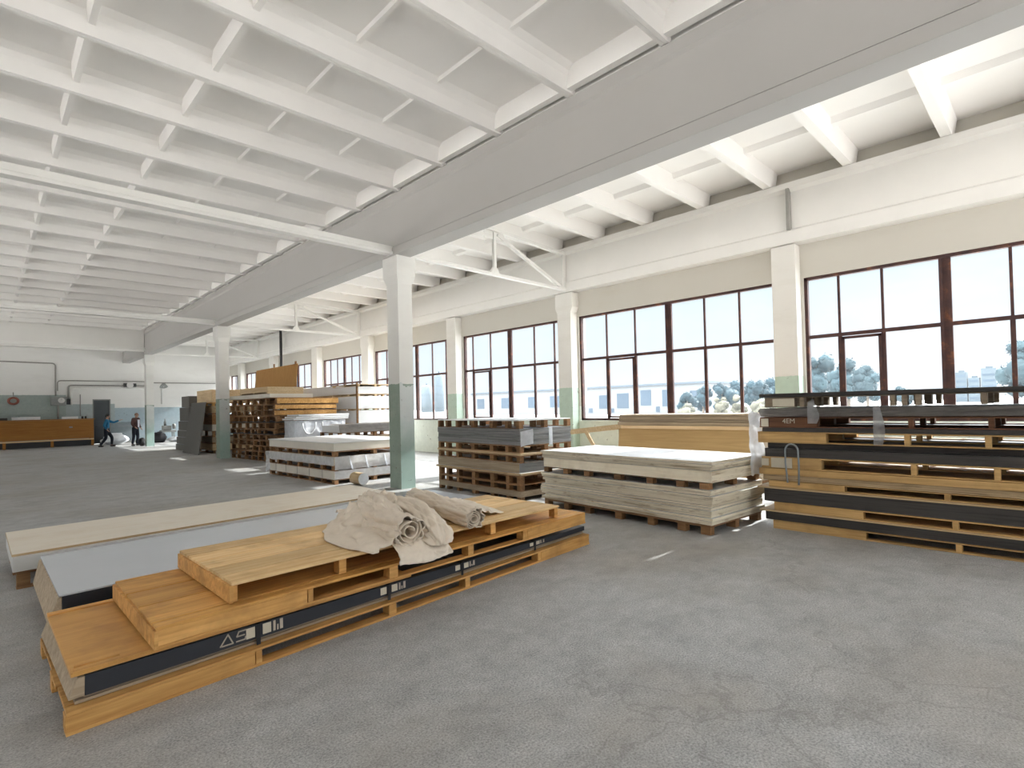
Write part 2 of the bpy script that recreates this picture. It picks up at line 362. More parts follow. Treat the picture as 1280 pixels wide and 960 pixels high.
# beams: flanged section along Y
def ibeam(xa,xb,z0,z1,fl,tf):
    w=fl; xm0=xa+w; xm1=xb-w
    return [(xa,z0),(xb,z0),(xb,z0+tf),(xm1-.03,z0+tf+.002),(xm1-.03,z0+tf+.016),(xm1,z0+tf+.018),(xm1,z1-tf-.05),(xb,z1-tf),(xb,z1),(xa,z1),(xa,z1-tf),(xm0,z1-tf-.05),(xm0,z0+tf+.018),(xm0+.03,z0+tf+.016),(xm0+.03,z0+tf+.002),(xa,z0+tf)]
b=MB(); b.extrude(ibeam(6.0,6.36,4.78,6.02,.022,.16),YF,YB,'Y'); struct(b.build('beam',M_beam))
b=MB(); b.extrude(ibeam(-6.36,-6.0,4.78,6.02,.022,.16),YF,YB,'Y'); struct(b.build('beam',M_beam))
b=MB(); b.extrude([(11.66,4.8),(12.0,4.8),(12.0,6.02),(11.63,6.02),(11.63,5.9),(11.72,5.84),(11.72,5.1),(11.66,5.05)],YF,YB,'Y'); struct(b.build('beam',M_white))
for y in (3.82,):
    b=MB(); b.box(11.60,11.72,y-.03,y+.03,5.06,5.9); struct(b.build('trim',M_pipe))
b=MB(); b.extrude([(33.45,4.92),(33.8,4.92),(33.8,6.02),(33.45,6.02)],-6.0,6.0,'X'); struct(b.build('beam',M_white))
# ceiling bays: slab with one main rib and small cross ribs
def ribprof(y,z0,z1,w0,w1): return [(y-w0,z0),(y+w0,z0),(y+w1,z1),(y-w1,z1)]
k=0
y=3.32-1.5*8
while y<YB-.2:
    b=MB(); y1=min(y+1.5,YB)
    b.box(-12.3,6.18,y,y1,6.36,6.46,.5); b.box(6.05,6.18,y,y1,6.02,6.36,.5)
    for xc in (-5.0,-3.8,-1.5,-.3,.92,2.22):
        b.extrude([(xc-.035,6.16),(xc+.035,6.16),(xc+.06,6.362),(xc-.06,6.362)],y+.05,y1-.05,'Y',.5)
    for xc in (3.45,4.72):
        b.extrude([(xc-.03,6.315),(xc+.03,6.315),(xc+.05,6.362),(xc-.05,6.362)],y+.05,y1-.05,'Y',.5)
    b.box(5.86,5.97,y+.05,y1-.05,6.06,6.362,.5)
    struct(b.build('ceiling',M_ceil))
    b=MB(); b.extrude([(y-.055,6.03),(y+.055,6.03),(y+.075,6.22),(y+.10,6.30),(y+.19,6.362),(y-.19,6.362),(y-.10,6.30),(y-.075,6.22)],-12.2,6.12,'X',.4)
    b.box(-12.2,6.1,y-.003,y+.003,6.028,6.0305,0,0)
    struct(b.build('ceiling_rib',M_ceil))
    y+=1.5
y=1.3-1.46*6
while y<YB-.2:
    b=MB(); y1=min(y+1.46,YB)
    b.box(6.18,8.775,y,y1,6.36,6.44,.5); b.box(8.80,12.3,y,y1,6.36,6.44,.5); b.box(6.18,12.3,y,y1,6.44,6.5,.5)
    for xa,xb in ((6.9,7.15),(10.25,10.42)):
        b.extrude([(xa,6.27),(xb,6.27),(xb+.08,6.362),(xa-.08,6.362)],y+.08,y1-.08,'Y',.5)
    struct(b.build('ceiling',M_ceil))
    b=MB(); b.extrude(ribprof(y,6.03,6.362,.075,.13),6.25,11.9,'X',.4)
    struct(b.build('ceiling_rib',M_ceil))
    y+=1.46
# cross trusses of the window aisle, tie beams of the main hall
def bar(b,p,q,w,h):
    p=Vector(p); q=Vector(q); d=(q-p); Ln=d.length; d.normalize(); side=(d.cross(Vector((0,0,1))) if abs(d.z)<.99 else Vector((1,0,0))).normalized(); up=side.cross(d)
    M=Matrix((( d.x,side.x,up.x,p.x),(d.y,side.y,up.y,p.y),(d.z,side.z,up.z,p.z),(0,0,0,1)))
    b.box(0,Ln,-w/2,w/2,-h/2,h/2,.5,M=M)
for (yt,yw) in ((9.62,9.72),(21.5,21.3),(33.6,33.3)):
    r=bpy.data.objects.new('aisle_truss',None); COL.objects.link(r); struct(r,'white steel truss across the window aisle')
    def P(x,z): return (x,yt+(yw-yt)*(x-6.4)/5.3,z)
    for nme,segs in (('bottom_chord',[(P(6.4,4.86),P(11.75,4.86),.10,.07)]),('top_chord',[(P(8.6,5.97),P(11.62,5.86),.12,.08)]),
        ('king_post',[(P(8.95,4.90),P(8.95,5.9),.075,.075)]),('brace',[(P(9.05,5.85),P(11.5,4.9),.09,.07)]),('brace',[(P(8.85,5.85),P(6.45,5.25),.07,.06)]),
        ('wall_plate',[(P(11.62,4.82),P(11.62,5.95),.14,.05)])):
        b=MB()
        for s in segs: bar(b,*s)
        b.build(nme,M_steelw,r)
    b=MB(); p=P(8.95,5.86); b.box(p[0]-.32,p[0]+.32,p[1]-.008,p[1]+.008,p[2]-.14,p[2]+.14); p=P(8.95,4.93); b.hexa([(p[0]-.16,p[1]-.03,4.85),(p[0]+.16,p[1]-.03,4.85),(p[0]+.16,p[1]+.03,4.85),(p[0]-.16,p[1]+.03,4.85),(p[0]-.08,p[1]-.03,5.02),(p[0]+.08,p[1]-.03,5.02),(p[0]+.08,p[1]+.03,5.02),(p[0]-.08,p[1]+.03,5.02)])
    b.build('gusset_plate',M_steelw,r)
for yt,zt in ((9.62,4.80),(21.5,4.84),(33.42,4.98)):
    b=MB(); b.extrude([(yt-.09,zt),(yt+.09,zt),(yt+.09,zt+.05),(yt+.06,zt+.07),(yt+.06,zt+.17),(yt-.06,zt+.17),(yt-.06,zt+.07),(yt-.09,zt+.05)],-6.0,6.06,'X')
    struct(b.build('tie_beam',M_steelw))
# haunch bracket at the far column
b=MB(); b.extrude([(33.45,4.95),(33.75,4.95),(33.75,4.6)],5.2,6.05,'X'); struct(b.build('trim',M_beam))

# ------------------------------------------------------------------ windows
def window(i,ya,yb,bars,main,sash):
    """ya>yb : jambs; bars: thin glazing bars; main: double mullion (y0,y1)"""
    r=bpy.data.objects.new('window_%d'%i,None); COL.objects.link(r); r.location=(12.08,yb,1.2); struct(r,'tall rust-brown steel window of small panes')
    Z0,Z1,ZT=1.2,4.12,2.9
    def B(b,y0,y1,z0,z1,x0=-.03,x1=.03): b.box(x0,x1,y0-yb,y1-yb,z0-1.2,z1-1.2)
    b=MB(); B(b,yb,ya,Z0,Z0+.06,-.05,.05); B(b,yb,ya,Z1-.06,Z1,-.05,.05); B(b,yb,yb+.06,Z0,Z1,-.05,.05); B(b,ya-.06,ya,Z0,Z1,-.05,.05)
    b.build('outer_frame',M_rust,r)
    for m in main:
        b=MB(); B(b,m-.085,m-.03,Z0,Z1); B(b,m+.03,m+.085,Z0,Z1); B(b,m-.03,m+.03,Z0,Z1,-.015,.015); b.build('main_mullion',M_rust,r)
    b=MB(); B(b,yb+.05,ya-.05,ZT-.035,ZT+.035,-.026,.026); b.build('transom',M_rust,r)
    for q in bars:
        b=MB(); B(b,q-.022,q+.022,ZT+.03,Z1-.05,-.02,.02); B(b,q-.034,q+.034,Z0+.05,ZT-.03,-.024,.024); b.build('glazing_bar',M_rust,r)
    for (s0,s1) in sash:
        b=MB(); B(b,s0,s0+.05,Z0+.07,ZT-.05,-.045,.0); B(b,s1-.05,s1,Z0+.07,ZT-.05,-.045,.0); B(b,s0,s1,ZT-.1,ZT-.05,-.045,0); B(b,s0,s1,Z0+.07,Z0+.12,-.045,0); b.build('opening_sash',M_rust,r)
    b=MB(); b.face([(0,.03,.03),(0,ya-yb-.03,.03),(0,ya-yb-.03,Z1-Z0-.03),(0,.03,Z1-Z0-.03)]); b.build('glass',M_glass,r,fix=False)
    b=MB(); b.box(XWI-.06,12.28,yb,ya,1.17,1.2); struct(b.build('window_sill',M_wallR))
window(1,3.69,-1.8,[3.08,2.36,.58,-.25],[1.43],[(2.39,3.05)])
window(2,9.53,4.25,[8.64,7.75,5.86,5.04],[6.785],[(7.78,8.61)])
window(3,14.67,10.11,[14.23,13.33,11.33,10.52],[12.40],[(13.36,14.2)])
window(4,20.63,15.27,[19.8,18.9,16.59,15.75],[17.6],[(18.93,19.77)])
window(5,25.55,21.3,[24.9,24.2,22.8,22.1],[23.5],[(24.22,24.88)])
window(6,31.15,26.25,[30.3,29.5,27.9,27.1],[28.7],[(29.55,30.25)])
window(7,36.55,31.8,[35.8,35.0,33.4,32.6],[34.2],[(35.05,35.75)])
window(9,39.5,37.15,[38.7,37.95],[38.32],[])
window(8,-2.35,-7.8,[-3.2,-4.1,-6.0,-6.9],[-5.05],[(-4.05,-3.25)])
# entrance door in the back wall
r=bpy.data.objects.new('door_1',None); COL.objects.link(r); r.location=(4.55,YB,0); struct(r,'dark grey steel door in the back wall')
b=MB(); b.box(0.05,.8,.06,.12,.02,2.56); b.box(.12,.73,.05,.06,.2,1.2); b.box(.12,.73,.05,.06,1.35,2.45); b.build('door_leaf',M_door,r)
b=MB(); b.box(0,.05,-.02,.14,0,2.62); b.box(.8,.85,-.02,.14,0,2.62); b.box(0,.85,-.02,.14,2.56,2.62); b.build('door_frame',M_mach,r)
b=MB(); b.tube([(.12,.04,1.02),(.12,-.03,1.02),(.24,-.03,1.02)],.014); b.build('door_handle',M_black,r)
b=MB(); b.box(0.02,4.5,YB-.03,YB,0,.12); b.box(5.42,11.7,YB-.03,YB,0,.12); struct(b.build('baseboard_back',M_mach))
# ------------------------------------------------------------------ pallets, boards, packs
def jit(a): return random.uniform(-a,a)
def pallet(label,loc,yaw,Lx,yr,H,xs,mat,group,ys=None,deck=(1.0,),td=.02,tb=.016,bottom=True,bev=0,dmat=None,name='pallet',rot=None,bmat=None,cross=False,gap=.0045):
    """local x: length 0..Lx, local y: yr.  xs: block spans along the length."""
    t=thing(name,label,'pallet',loc,yaw,group,rot)
    y0,y1=yr; w=y1-y0
    if ys is None: ys=[(y0,y0+.1),((y0+y1)/2-.05,(y0+y1)/2+.05),(y1-.1,y1)]
    b=MB(); tot=sum(deck); y=y0
    for d in deck:
        yy=y+w*d/tot; e=jit(.006)
        b.box(e,Lx+e,y+(gap if y>y0 else 0),yy-(gap if yy<y1-.001 else 0),H-td,H-random.uniform(0,.0015)); y=yy
    b.build('deck',dmat or mat,t,bevel=bev)
    if cross:
        b=MB(); b.box(0,Lx,y0,y1,H-td-.012,H-td,.4); b.build('cross_board',mat,t)
    for (a,c) in ys:
        if bottom:
            b=MB(); b.box(jit(.006),Lx+jit(.006),a,c,0,tb); b.build('bottom_board',bmat or mat,t,bevel=bev)
        for (p,q) in xs:
            b=MB(); b.box(p,q,a+.002,c-.002,tb if bottom else 0,H-td-(.012 if cross else 0)); b.build('block',bmat or mat,t,bevel=bev)
    return t
def sheet(name,label,cat,loc,yaw,Lx,yr,T,mats,group=None,bev=0,rot=None,sag=0,bow=0,side=None):
    """a board or bound pack of boards as one piece; mats = (side, top, ends)"""
    b=MB()
    if sag or bow:
        n=14
        def Z(u): return -sag*4*u*(1-u)
        for i in range(n):
            u0,u1=i/n,(i+1)/n
            b.hexa([(Lx*u0,yr[0],Z(u0)),(Lx*u1,yr[0],Z(u1)),(Lx*u1,yr[1],Z(u1)),(Lx*u0,yr[1],Z(u0)),(Lx*u0,yr[0],Z(u0)+T),(Lx*u1,yr[0],Z(u1)+T),(Lx*u1,yr[1],Z(u1)+T),(Lx*u0,yr[1],Z(u0)+T)],.5,0,1 if len(mats)>1 else 0)
    else: b.box(0,Lx,yr[0],yr[1],0,T,None,0,1 if len(mats)>1 else 0,2 if len(mats)>2 else 0)
    o=b.build(name,list(mats),None,loc,rot or (0,0,yaw),bevel=bev)
    return tag(o,label,cat,group)

# ---- front pile: three long pallets, a wrapped pack of dark panels, a canvas
A=radians(4.2); OX,OY=.29,3.60
def NP(x,y,z): return (OX+x*cos(A)-y*sin(A),OY+x*sin(A)+y*cos(A),z)
pallet('long amber pallet flat on the floor, bottom of the front pile',NP(0,0,0),A,4.79,(0,1.36),.118,[(0,.95),(.955,.995),(1.98,2.05),(2.8,2.86),(3.84,3.89),(3.895,4.79)],W_or,'pallets of the front pile',deck=(.1,.3,.3,.3,.3,.06),bev=.003,td=.018,tb=.018)
S1=-.0104  # the upper layers sag slightly towards the far end
def RT(): return (0,-S1,A)
sheet('thin_board','lower thin raw board under the dark panels of the front pile','board',NP(.05,.07,.120),A,4.72,(0,1.22),.018,(W_lite,W_lite),'raw boards under the dark panels',bev=.002)
sheet('thin_board','upper thin raw board directly under the dark panels of the front pile','board',NP(.09,.075,.140),A,4.68,(0,1.20),.017,(W_grey,W_lite),'raw boards under the dark panels',bev=.002)
t=thing('panel_pack','strapped pack of dark slate panels with printed letters, middle of the front pile','panel pack',NP(.07,.05,.159),A)
b=MB(); b.hexa([(0.02,0,0),(4.70,0,0),(4.70,1.2,0),(.02,1.2,0),(0.02,0,.105),(4.70,0,.05),(4.70,1.2,.05),(.02,1.2,.105)],.5,0,1); b.build('panels',[E_slate,S_dark],t,bevel=.002)
b=MB(); b.hexa([(-.05,-.005,.002),(.018,-.005,.002),(.018,1.22,.002),(-.07,1.22,.002),(-.01,-.005,.104),(.02,-.005,.104),(.02,1.21,.104),(-.035,1.21,.104)],.5); b.build('end_board',W_lite,t,bevel=.002)
for xs in (.92,1.94,2.73,3.77):
    zt=.107-.0117*xs; b=MB(); b.box(xs-.013,xs+.013,-.012,-.008,-.036,zt); b.box(xs-.013,xs+.013,-.012,1.21,zt,zt+.003); b.build('strap',M_strap,t)
    for (p,q) in ((-.075,-.02),(.03,.085)):
        b=MB(); b.box(xs+p,xs+q,-.004,-.001,.018,zt-.012); b.build('paper_tag',M_label,t)
    b=MB()
    for k,(p,q) in enumerate(((.10,.115),(.125,.135),(.145,.165))): b.box(xs+p,xs+q,-.003,-.0005,.018,zt-.012-(.03 if k==1 else 0))
    b.build('printed_marks',M_print,t)
def stroke(b,pts,w,y=-.003):
    for p,q in zip(pts,pts[1:]):
        p=Vector((p[0],0,p[1])); q=Vector((q[0],0,q[1])); d=(q-p).normalized(); n=Vector((-d.z,0,d.x))*w/2; p=p-d*w*.3; q=q+d*w*.3
        b.hexa([(p-n)+Vector((0,y,0)),(q-n)+Vector((0,y,0)),(q-n)+Vector((0,0,0)),(p-n)+Vector((0,0,0)),(p+n)+Vector((0,y,0)),(q+n)+Vector((0,y,0)),(q+n)+Vector((0,0,0)),(p+n)+Vector((0,0,0))],.5)
b=MB(); stroke(b,[(.69,.022),(.735,.085),(.765,.022),(.70,.022)],.008)
stroke(b,[(.845,.082),(.80,.082),(.788,.054),(.835,.054)],.008); stroke(b,[(.785,.024),(.838,.024),(.842,.04)],.008); b.build('printed_letters',M_print,t)
t=thing('cover_board','amber plywood cover with edge battens over the dark panels of the front pile','board',NP(.03,.04,.276),0,None,RT())
b=MB(); b.box(0,2.2,0,1.22,0,.02,.6); b.build('plywood_sheet',W_aply,t,bevel=.002)
b=MB(); b.box(0.01,1.2,.0,.05,.0205,.028,.8); b.build('edge_batten',W_or,t); b=MB(); b.box(0.0,.9,1.16,1.22,.0205,.03,.9); b.build('edge_batten',W_or,t)
b=MB(); b.box(0.02,.22,.06,.085,.0205,.034,.9); b.build('loose_splint',W_or,t)
pallet('amber middle pallet of the front pile, lying on the dark panel pack',NP(.40,-.015,.307),0,4.30,(0,1.24),.125,[(0,.90),(.905,.945),(1.58,1.66),(2.43,2.50),(3.19,3.26),(3.265,4.30)],W_or,'pallets of the front pile',deck=(.10,.37,.36,.37,.04),gap=.007,bev=.003,dmat=W_deck2,td=.02,tb=.016,rot=RT())
pallet('pale topmost pallet of the front pile, partly under the canvas',NP(.82,.0,.436),0,3.44,(.03,1.22),.130,[(0,.045),(.76,.82),(1.60,1.66),(2.37,2.44),(3.38,3.44)],W_or,'pallets of the front pile',deck=(.22,.25,.24,.25,.24),gap=.007,bev=.003,dmat=W_deck,td=.022,bottom=False,rot=RT(),ys=[(.05,.14),(.58,.68),(1.10,1.21)])
q_=[o for o in bpy.data.objects if o.get('label','').startswith('amber middle')][0]; b=MB(); b.box(-.012,.010,.0,1.24,0.0,.104,.6); b.build('end_board',W_or,q_,bevel=.002)
b=MB(); b.box(-.012,.012,.03,1.22,0,.108,.8); p=[o for o in bpy.data.objects if o.get('label','').startswith('pale topmost')][0]; b.build('end_board',W_or,p,bevel=.002)

def skew(o,k):
    for c in [o]+list(o.children):
        if c.type=='MESH' and not c.get('skewed'):
            for v in c.data.vertices: v.co.x+=k*v.co.y
            c.data.update()
for o in list(COL.objects):
    if o.parent is None and o.get('label') and o.get('kind')!='structure': skew(o,.06)
# ---- canvas rolls
def wr(p,s,a): return noise.noise(Vector(p)*s)*a
def rolltube(b,path,rad,sq=.85,wrk=.02,seed=0,n=84,m=90,zfloor=0):
    path=[Vector(p) for p in path]; K=len(path)-1
    def C(v):
        f=v*K; i=min(int(f),K-1); u=f-i; p0=path[max(i-1,0)];p1=path[i];p2=path[i+1];p3=path[min(i+2,K)]
        return .5*((2*p1)+(p2-p0)*u+(2*p0-5*p1+4*p2-p3)*u*u+(3*p1-p0-3*p2+p3)*u**3)
    def Rr(v):
        f=v*K; i=min(int(f),K-1); return rad[i]+(rad[i+1]-rad[i])*(f-i)
    def fn(u,v):
        c=C(v); d=(C(min(v+.02,1))-C(max(v-.02,0))).normalized(); a=d.cross(Vector((0,0,1))).normalized(); up=a.cross(d)
        w=2*pi*u; rr_=Rr(v)
        rr_*=1+wr((cos(w)*1.2+seed,sin(w)*1.2,v*3.5),1.4,.26)
        rr_-=wrk*.8*(1-abs(noise.noise(Vector((cos(w)*1.3+v*3+seed,sin(w)*1.3-v*2.2,seed*.7+v)))))**4
        rr_-=wrk*.45*(1-abs(noise.noise(Vector((cos(w)*2.4-v*5,sin(w)*2.4+v*3,seed*.3)))))**5
        rr_+=wr((cos(w)*2.2+v*2.0,sin(w)*2.2+seed,v*5),1.3,wrk)+abs(noise.noise(Vector((cos(w)*3+seed,sin(w)*3-v*5,v*4))))*wrk*.5
        p=c+a*cos(w)*rr_+up*sin(w)*rr_*sq
        if p.z<zfloor: p.z=zfloor+.004*abs(sin(9*w))
        return p
    b.grid(fn,n,m,.5,0,closeu=True); return C,Rr
def spiral(b,c,ax,r,turns,depth,sq=.85,seed=0,tw=0):
    ax=Vector(ax).normalized(); a=ax.cross(Vector((0,0,1))).normalized(); up=a.cross(ax); c=Vector(c)
    def fn(u,v):
        w=2*pi*turns*u+tw; rr_=r*(1-.72*u)*(1+wr((u*6+seed,v*2,seed),1.5,.2))
        return c+a*cos(w)*rr_+up*sin(w)*rr_*sq-ax*depth*v
    b.grid(fn,80,8,.5)
zd=.560
DK=lambda x:.56-.0104*(x-.8)
tA=thing('canvas_roll','loosely rolled beige canvas with a large open end and hanging flap, on the topmost pallet','canvas roll',(2.5,4.2,.545),0,'canvas rolls on the front pile')
def LC(p): return Vector(p)-Vector((2.5,4.2,.545))
b=MB()
C1,R1=rolltube(b,[LC(p) for p in ((2.95,5.25,.66),(2.72,4.75,.675),(2.52,4.25,.685),(2.40,3.85,.69),(2.36,3.56,.69))],[.105,.135,.14,.13,.122],.95,.03,3,zfloor=.012)
b.build('roll',M_canvas,tA,solid=.006)
b=MB(); spiral(b,LC((2.36,3.57,.69)),(-.12,-1,0),.108,2.2,.34,.9,1,2.2); b.build('inner_roll',M_canvas,tA,solid=.005)
b=MB(); rolltube(b,[LC(p) for p in ((3.12,5.2,.63),(2.98,4.75,.66),(2.82,4.2,.67),(2.68,3.8,.655),(2.60,3.55,.61),(2.57,3.46,.54))],[.07,.125,.14,.14,.125,.03],.85,.04,9,zfloor=.012); b.build('folded_bulge',M_canvas,tA)
# flap over the front edge and skirt lying on the deck to the left
def flap(u,v):
    x=2.24+.44*u; top=Vector((x,3.66-.02*sin(u*3),.655-.10*abs(u-.45)))
    dz=(.21-.10*abs(u-.45))*v*(1-.12*abs(2*u-1)); p=Vector((x+.05*v*(u-.5)+wr((u*3,v*2,4),2,.02),top.y-.13*min(1,v*1.6)-.03*v+wr((u*4,v*2,2),2,.03),top.z-dz)); return LC(p)
b=MB(); b.grid(flap,60,30,.5); b.build('flap',M_canvas,tA,solid=.005)
def skirt(u,v):
    y=3.62+1.55*u; x=(2.42+.45*u)-.50*v*(.45+.75*sin(pi*min(1,.12+u*.8)))
    h=.17*(1-v)**1.6+wr((u*5,v*3,7),1.3,.07)*(1-abs(v-.45)*1.4)+.014+.05*(1-v)*(1-abs(noise.noise(Vector((u*4-v*2,v*2+u*3,3)))))**5; 
    return LC((x+wr((u*4,v*2,1),2,.04),y+wr((u*3,v*4,5),2,.05),.553+max(h,.008)))
b=MB(); b.grid(skirt,90,50,.5); b.build('skirt',M_canvas,tA,solid=.005)
def hump(u,v):
    y=4.35+1.0*u; x=2.42+.62*v; h=.19*sin(pi*v)**.7*sin(pi*min(1,.15+u*.8))+wr((u*5,v*6,3),1.4,.07)+wr((u*9,v*3,8),1.5,.03)+.05*(1-abs(noise.noise(Vector((u*5+v*3,v*4-u*2,1)))))**6*sin(pi*v)
    return LC((x+.2*u,y+wr((u*2,v*5,1),2,.05),.565+max(h,.004)))
b=MB(); b.grid(hump,80,70,.5); b.build('loose_folds',M_canvas,tA,solid=.005)
tB=thing('canvas_roll','tightly rolled beige canvas with a round coiled end, beside the hanging flap','canvas roll',(3.5,4.5,.53),0,'canvas rolls on the front pile')
def LB(p): return Vector(p)-Vector((3.5,4.5,.53))
b=MB(); rolltube(b,[LB(p) for p in ((3.62,5.45,.60),(3.48,5.0,.615),(3.34,4.5,.625),(3.23,4.1,.628),(3.15,3.74,.628))],[.075,.115,.112,.106,.10],.92,.024,21,zfloor=.020); b.build('roll',M_canvas,tB,solid=.006)
b=MB(); spiral(b,LB((3.15,3.75,.628)),(-.2,-1,0),.084,3.2,.25,.92,5,.5); b.build('inner_roll',M_canvas,tB,solid=.004)
def fl2(u,v):
    y=4.05+1.0*u; x=3.38+.26*u+.42*v; h=.10*(1-v)**1.4+wr((u*5,v*4,2),1.4,.05)*(1-v*.6)
    return LB((x+wr((u*3,v*3,9),2,.04),y+wr((u*4,v*2,6),2,.05),.552+max(h,.004)))
b=MB(); b.grid(fl2,60,40,.5); b.build('loose_corner',M_canvas,tB,solid=.005)

# ---- grey pile and plywood pile behind
B0=(.385,5.08); 
def GP(x,y,z): return (.385+x*cos(A)-y*sin(A),5.08+x*sin(A)+y*cos(A),z)
pallet('long pallet on the floor under the grey sheet and blue-black pack',GP(0,.02,0),A,4.6,(0,1.5),.125,[(0,.12),(1.1,1.2),(2.25,2.35),(3.4,3.5),(4.48,4.6)],W_or,'pallets of the rows behind the front pile',deck=(1,1,1,1,1),bev=.003)
t=thing('panel_pack','blue-black pack of panels with a torn raw board end, under the grey sheet','panel pack',GP(0,0,.127),A)
b=MB(); b.box(.015,4.66,0,1.53,0,.212,.5,0,1); b.build('panels',[E_slate,S_dark],t,bevel=.003)
b=MB(); b.hexa([(-.06,.10,.002),(.012,.02,.002),(.012,1.5,.002),(-.06,1.5,.002),(-.01,.02,.20),(.012,0,.212),(.012,1.52,.212),(-.015,1.52,.20)],.5); b.build('end_board',W_lite,t,bevel=.003)
sheet('grey_sheet','long smooth blue-grey sheet on top of the blue-black pack, between plywood and front pile','panel',GP(-.005,-.005,.341),A,4.68,(0,1.545),.014,(S_grey,S_grey),None,bev=.002)
def WP(x,y,z): return (.19+x*cos(A)-y*sin(A),6.98+x*sin(A)+y*cos(A),z)
pallet('low pallet on the floor under the pale grey sheet and birch plywood',WP(0.03,.03,0),A,4.35,(0,1.42),.17,[(0,.1),(.42,.52),(1.3,1.4),(2.1,2.2),(3.0,3.1),(4.25,4.35)],W_brown,'pallets of the rows behind the front pile',deck=(1,1,1,1),bev=.003)
sheet('grey_board','thick pale grey board between low pallet and birch plywood','panel',WP(0,0,.172),A,4.40,(0,1.47),.135,(S_lgrey,S_lgrey),None,bev=.003)
sheet('plywood_sheet','long pale birch plywood sheet, topmost of the row nearest the green column','plywood',WP(0,.06,.309),A,4.42,(0,1.44),.022,(W_pale,W_ply),None,bev=.002)

for o in list(COL.objects):
    if o.parent is None and o.get('label') and o.get('kind')!='structure' and ('blue-black' in o['label'] or 'birch' in o['label'] or 'pale grey board' in o['label'] or 'grey sheet' in o['label']): skew(o,.065)
# ---- white board stack between the windows and the bare floor
BW=radians(90-4.5)
def BP(x,y,z,o=(6.33,3.06)): # x along the long side, y to the right (towards the windows, negative local y)
    return (o[0]+x*cos(BW)+y*sin(BW),o[1]+x*sin(BW)-y*cos(BW),z)
XSB=[(0,.13),(.34,.46),(.82,.92),(1.36,1.48),(1.95,2.06),(2.4,2.5),(2.84,2.94)]
pallet('pallet on the floor carrying the lower pack of cream boards, right of the green column',BP(.02,0,0),BW,2.94,(-1.32,0),.125,XSB,W_brown,'pallets of the cream board stack',bev=.003,td=.03,bottom=False)
z=.127; names=ORD
for k,T in enumerate((.05,.038,.03,.055,.036,.028,.07,.045,.04,.034)):
    o=(jit(.02) if k else 0)
    sheet('cream_board','cream board, %s in the lower pack of the cream stack'%names[k],'board',BP(-.01+o*1.3,jit(.022),z),BW+jit(.008),3.0+jit(.05),(-1.34,0),T-.004,(E_cream,S_white,E_cream),'boards in the lower pack of the cream stack',bev=.002,side=1); z+=T
zb=z
pallet('middle pallet separating the two packs of the cream board stack',BP(.03,0.01,zb+.002),BW,2.9,(-1.3,0),.085,XSB,W_brown,'pallets of the cream board stack',bev=.003,td=.012,bottom=False)
z=zb+.09
for k,T in enumerate((.145,.05,.032,.036)):
    ec=W_crate if k==0 else E_cream
    sheet('cream_board',('cream board, %s in the upper pack of the cream stack'%names[k] if k<3 else 'white-topped board, topmost of the cream stack'),'board',BP((-.02,.0,-.05,-.04)[k],(.0,.01,-.03,-.02)[k],z),BW+(0,.003,-.006,.004)[k],2.98+(.0,.02,.05,.06)[k],(-1.36,0),T-.004,(ec,S_white,E_cream),'boards in the upper pack of the cream stack',bev=.002); z+=T

# ---- grey panel stack behind it
CW=radians(90-3)
def CP(x,y,z): return (6.58+x*cos(CW)+y*sin(CW),6.58+x*sin(CW)-y*cos(CW),z)
XC=[(0,.09),(.30,.38),(.72,.82),(1.28,1.38),(1.80,1.88),(2.15,2.23),(2.42,2.5)]
def cpal(label,z,H,x0=0,Ln=2.5,**k): return pallet(label,CP(x0,0,z),CW,Ln,(-1.3,0),H,XC,k.pop('mat',W_brown),'pallets of the grey panel stack',bev=.002,td=k.pop('td',.02),tb=k.pop('tb',.014),**k)
cpal('pallet on the floor with a wide pale side board, bottom of the grey panel stack',0,.165,bottom=False,td=.10,dmat=W_lite)
cpal('second pallet from the floor in the grey panel stack',.167,.115,tb=.01)
cpal('third pallet from the floor in the grey panel stack, under the cream crate',.284,.155)
sheet('brown_sheet','brown raw sheet under the cream crate in the grey panel stack','board',CP(-.05,-.03,.441),CW,2.6,(-1.36,0),.04,(E_tan,S_lgrey,E_tan),None,bev=.002,sag=.0)
sheet('cream_pack','cream boarded pack in the middle of the grey panel stack','panel pack',CP(0.02,0,.484),CW,2.5,(-1.3,0),.165,(W_lite,S_white,E_grey),None,bev=.003)
cpal('pallet directly on the cream pack in the grey panel stack',.652,.125,td=.016)
sheet('raw_board','bowed raw board under the grey panels of the grey panel stack','board',CP(-.02,0,.780),CW,2.55,(-1.3,0),.04,(W_pale,W_pale),None,bev=.002)
cpal('pallet directly under the grey panels, upper part of the grey panel stack',.823,.13)
t=thing('panel_pack','pack of dark grey panels with striped ends below a top pallet','panel pack',CP(0,0,.956),CW)
z=0
for k in range(6): 
    b=MB(); b.box(jit(.012),2.5+jit(.02),-1.3+jit(.01),jit(.008),z,z+.045,None,0,1,2); b.build('panel',[E_grey,S_grey,E_grey],t,bevel=.002); z+=.0475
b=MB(); b.box(-.03,-.018,-.78,-.70,-.02,.29); b.build('plastic_strip',M_filmw,t)
def crn(u,v): return (-.028-.02*abs(noise.noise(Vector((u*4,v*4,1)))),-.30+.3*u,.02+.26*v-.04*u)
b=MB(); b.grid(crn,10,10); b.build('torn_wrap',M_filmw,t)
cpal('empty pale pallet on top of the grey panel stack, seen edge-on',1.245,.155,x0=.0,td=.022,dmat=S_white)

